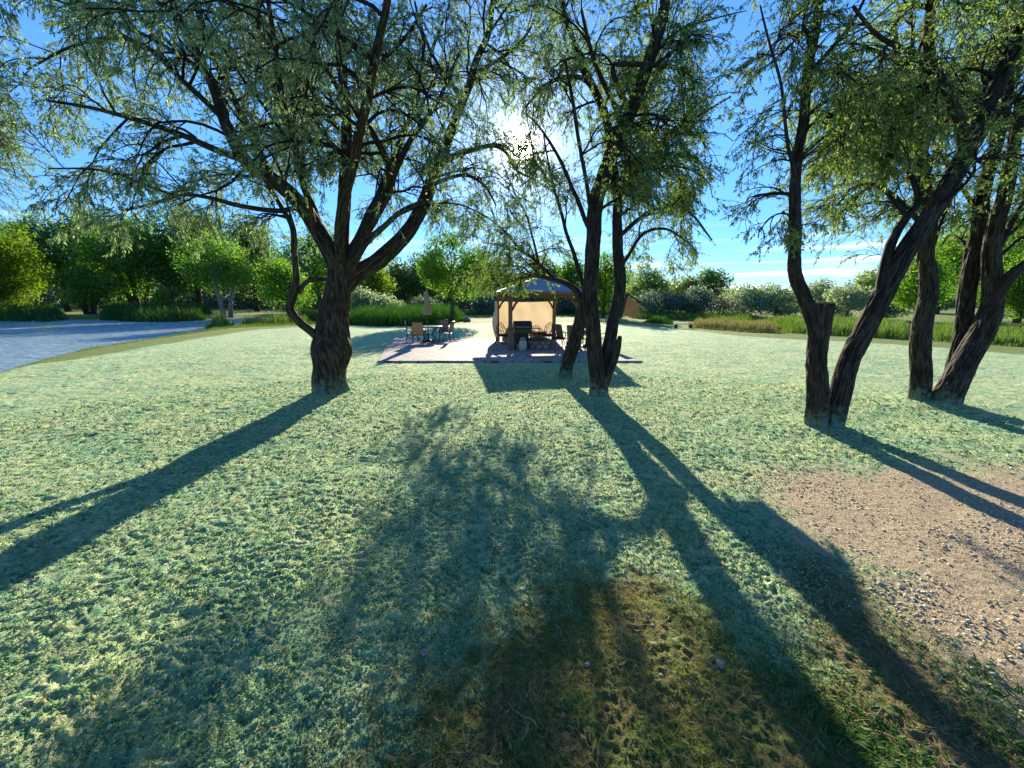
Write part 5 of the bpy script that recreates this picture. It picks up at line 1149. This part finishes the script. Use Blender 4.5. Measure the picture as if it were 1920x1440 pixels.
def build_gazebo():
    fx, fy = gp(957, 656, PZ); a = R(10); W, D = 2.9, 3.75
    t = thing('gazebo', 'timber gazebo with blue-grey hipped metal roof on the patio', 'gazebo', (fx, fy, PZ), a)
    hb = 2.20-PZ                                      # underside of beams
    for x in (0, W):
        for y in (0, D):
            m = MB(); m.box((x, y, hb/2), (.15, .15, hb)); p = m.build('post', M['wood'], t)
            m = MB(); m.box((x, y, .10), (.19, .19, .2)); m.build('post_foot', M['wood'], p)
    for y in (0, D): m = MB(); m.box((W/2, y, hb+.092), (W+.55, .14, .18)); m.build('beam', M['wood'], t)
    for x in (0, W): m = MB(); m.box((x, D/2, hb+.094), (.14, D-.145, .176)); m.build('beam', M['wood'], t)
    for x, sx in ((0, 1), (W, -1)):
        for y, sy in ((0, 1), (D, -1)):
            m = MB(); m.tube([(x+sx*.07, y, hb-.55), (x+sx*.20, y, hb-.30), (x+sx*.38, y, hb-.12), (x+sx*.58, y, hb+.01)], .05, 6); m.build('brace', M['wood'], t)
            m = MB(); m.tube([(x, y+sy*.07, hb-.55), (x, y+sy*.20, hb-.30), (x, y+sy*.38, hb-.12), (x, y+sy*.58, hb+.01)], .05, 6); m.build('brace', M['wood'], t)
    o = .42; z0 = hb+.19; z1 = hb+.80; cx, cy = W/2, D/2
    m = MB(); e = [(-o, -o), (W+o, -o), (W+o, D+o), (-o, D+o)]
    rdg = [(cx, cy-.5, z1), (cx, cy+.5, z1)]
    v = [(x, y, z0) for x, y in e]+rdg+[(x, y, z0-.03) for x, y in e]+[(q[0], q[1], q[2]-.03) for q in rdg]
    f = [(0, 1, 4), (1, 2, 5, 4), (2, 3, 5), (3, 0, 4, 5)]; f += [tuple(6+i for i in reversed(q)) for q in f]
    f += [(1, 0, 6, 7), (2, 1, 7, 8), (3, 2, 8, 9), (0, 3, 9, 6)]
    m.add(v, f); rf = m.build('roof', M['metal_roof'], t)
    m = MB()
    for i, k in ((0, 0), (1, 0), (2, 1), (3, 1)): m.tube([(e[i][0], e[i][1], z0+.015), (rdg[k][0], rdg[k][1], z1+.012)], .025, 6)
    m.tube([(cx, cy-.5, z1+.015), (cx, cy+.5, z1+.015)], .03, 6); m.build('ridge_cap', M['metal_roof'], rf)
    m = MB()
    for x0, y0, x1, y1 in ((-o, -o, W+o, -o), (W+o, -o, W+o, D+o), (W+o, D+o, -o, D+o), (-o, D+o, -o, -o)):
        L_ = math.hypot(x1-x0, y1-y0); m.box(((x0+x1)/2, (y0+y1)/2, z0-.075), (L_+.03 if y0 == y1 else .03, .03 if y0 == y1 else L_-.04, .11))
    m.build('fascia', M['wood'], rf)
    m = MB()
    for k in range(1, 8): m.box((W*k/8, D/2, z0-.045), (.045, D-.2, .02))
    m.build('rafters', M['wood'], t)
    # shade cloth
    s = thing('shade_screen', 'tan shade cloth hung across the back of the gazebo', 'screen', (fx, fy, PZ), a)
    g = []
    for i in range(13):
        z = .22+(hb-.16-.22)*i/12
        row = []
        for j in range(25):
            x = -.10+(W+.16)*j/24
            sagz = .07*math.sin(math.pi*j/24)*(i/12)**3 + .03*(1-math.sin(math.pi*j/24))*(i/12)
            row.append((x, D+.12+.04*math.sin(j*.9+i*.5)+.05*math.sin(math.pi*i/12), z-sagz))
        g.append(row)
    m = MB(); m.sheet(g, .006); m.build('cloth', M['screen'], s)
    g = []
    for i in range(13):
        z = .25+(hb-.2-.25)*i/12; bulge = .24*math.sin(math.pi*min(1, (i+1)/11))
        g.append([(-.10-bulge*math.sin(math.pi*j/10)*.8-.02, D+.1-1.0*j/10, z) for j in range(11)])
    m = MB(); m.sheet(g, .006); m.build('side_cloth', M['screen'], s)
    for z in (.22, hb-.12): m = MB(); m.tube([(-.1, D+.14, z), (W+.06, D+.14, z)], .012, 6); m.build('rod', M['metal_dark'], s)
build_gazebo()

def build_birdhouse():
    Y = yb(2)+.25; c = P(1186, 577, Y)
    t = thing('birdhouse', 'orange-brown wooden birdhouse tilted on the side of the centre tree', 'birdhouse', c); t.rotation_euler = (0, R(12), R(-18)); t.scale = (1.15, 1.12, .95)
    m = MB(); v = []
    for y in (-.13, .13):
        v += [(-.13, y, -.19), (.11, y, -.19), (.12, y, .10), (-.13, y, .22)]
    m.add(v, [(0, 1, 2, 3), (7, 6, 5, 4), (0, 4, 5, 1), (1, 5, 6, 2), (2, 6, 7, 3), (3, 7, 4, 0)]); m.build('box', M['wood_orange'], t)
    m = MB(); c_, s_ = math.cos(R(25.6)), math.sin(R(25.6)); m.box((.025, 0, .182), (.40, .36, .04), [[c_, 0, s_], [0, 1, 0], [-s_, 0, c_]]); m.build('roof', M['dark_wood'], t)
    m = MB(); m.box((-.158, 0, .0), (.05, .26, .56)); m.build('back_board', M['dark_wood'], t)
    m = MB(); m.lathe([(.03, 0), (.032, .004), (.03, .008), (.02, .008)], seg=14); h = m.build('entrance_dark_disc', M['black_enamel'], t); h.rotation_euler = (0, R(90), 0); h.location = (.116, 0, .02)  # black disc on the box, coloured as the dark of a hole
    m = MB(); m.tube([(.11, 0, -.06), (.17, 0, -.06)], .006, 6); m.build('perch', M['dark_wood'], t)
build_birdhouse()
def small_far():
    x, y = gp(1281, 616); t = thing('plank_bench', 'low pale plank bench at the marsh edge right of the birdhouse', 'bench', (x, y, 0), R(8))
    m = MB(); m.box((0, 0, .34), (1.5, .32, .06)); m.build('seat', M['table_top'], t)
    for s in (-1, 1): m = MB(); m.box((s*.6, 0, .16), (.1, .28, .32)); m.build('leg', M['bark_far'], t)
    x, y = gp(325, 583); t = thing('picnic_table', 'dark picnic table under the far trees beyond the pond', 'table', (P(325, 565, 64)[0], 64, 0), R(5))
    m = MB(); m.box((0, 0, .74), (1.8, .75, .05)); m.build('tabletop', M['dark_wood'], t)
    for s in (-1, 1): m = MB(); m.box((0, s*.7, .44), (1.8, .26, .04)); m.build('bench_board', M['dark_wood'], t)
    for s in (-1, 1):
        m = MB(); m.tube([(s*.7, -.3, .72), (s*.7, -.65, 0)], .05, 6); m.tube([(s*.7, .3, .72), (s*.7, .65, 0)], .05, 6); m.box((s*.7, 0, .40), (.05, 1.5, .09)); m.build('trestle', M['dark_wood'], t)
small_far()
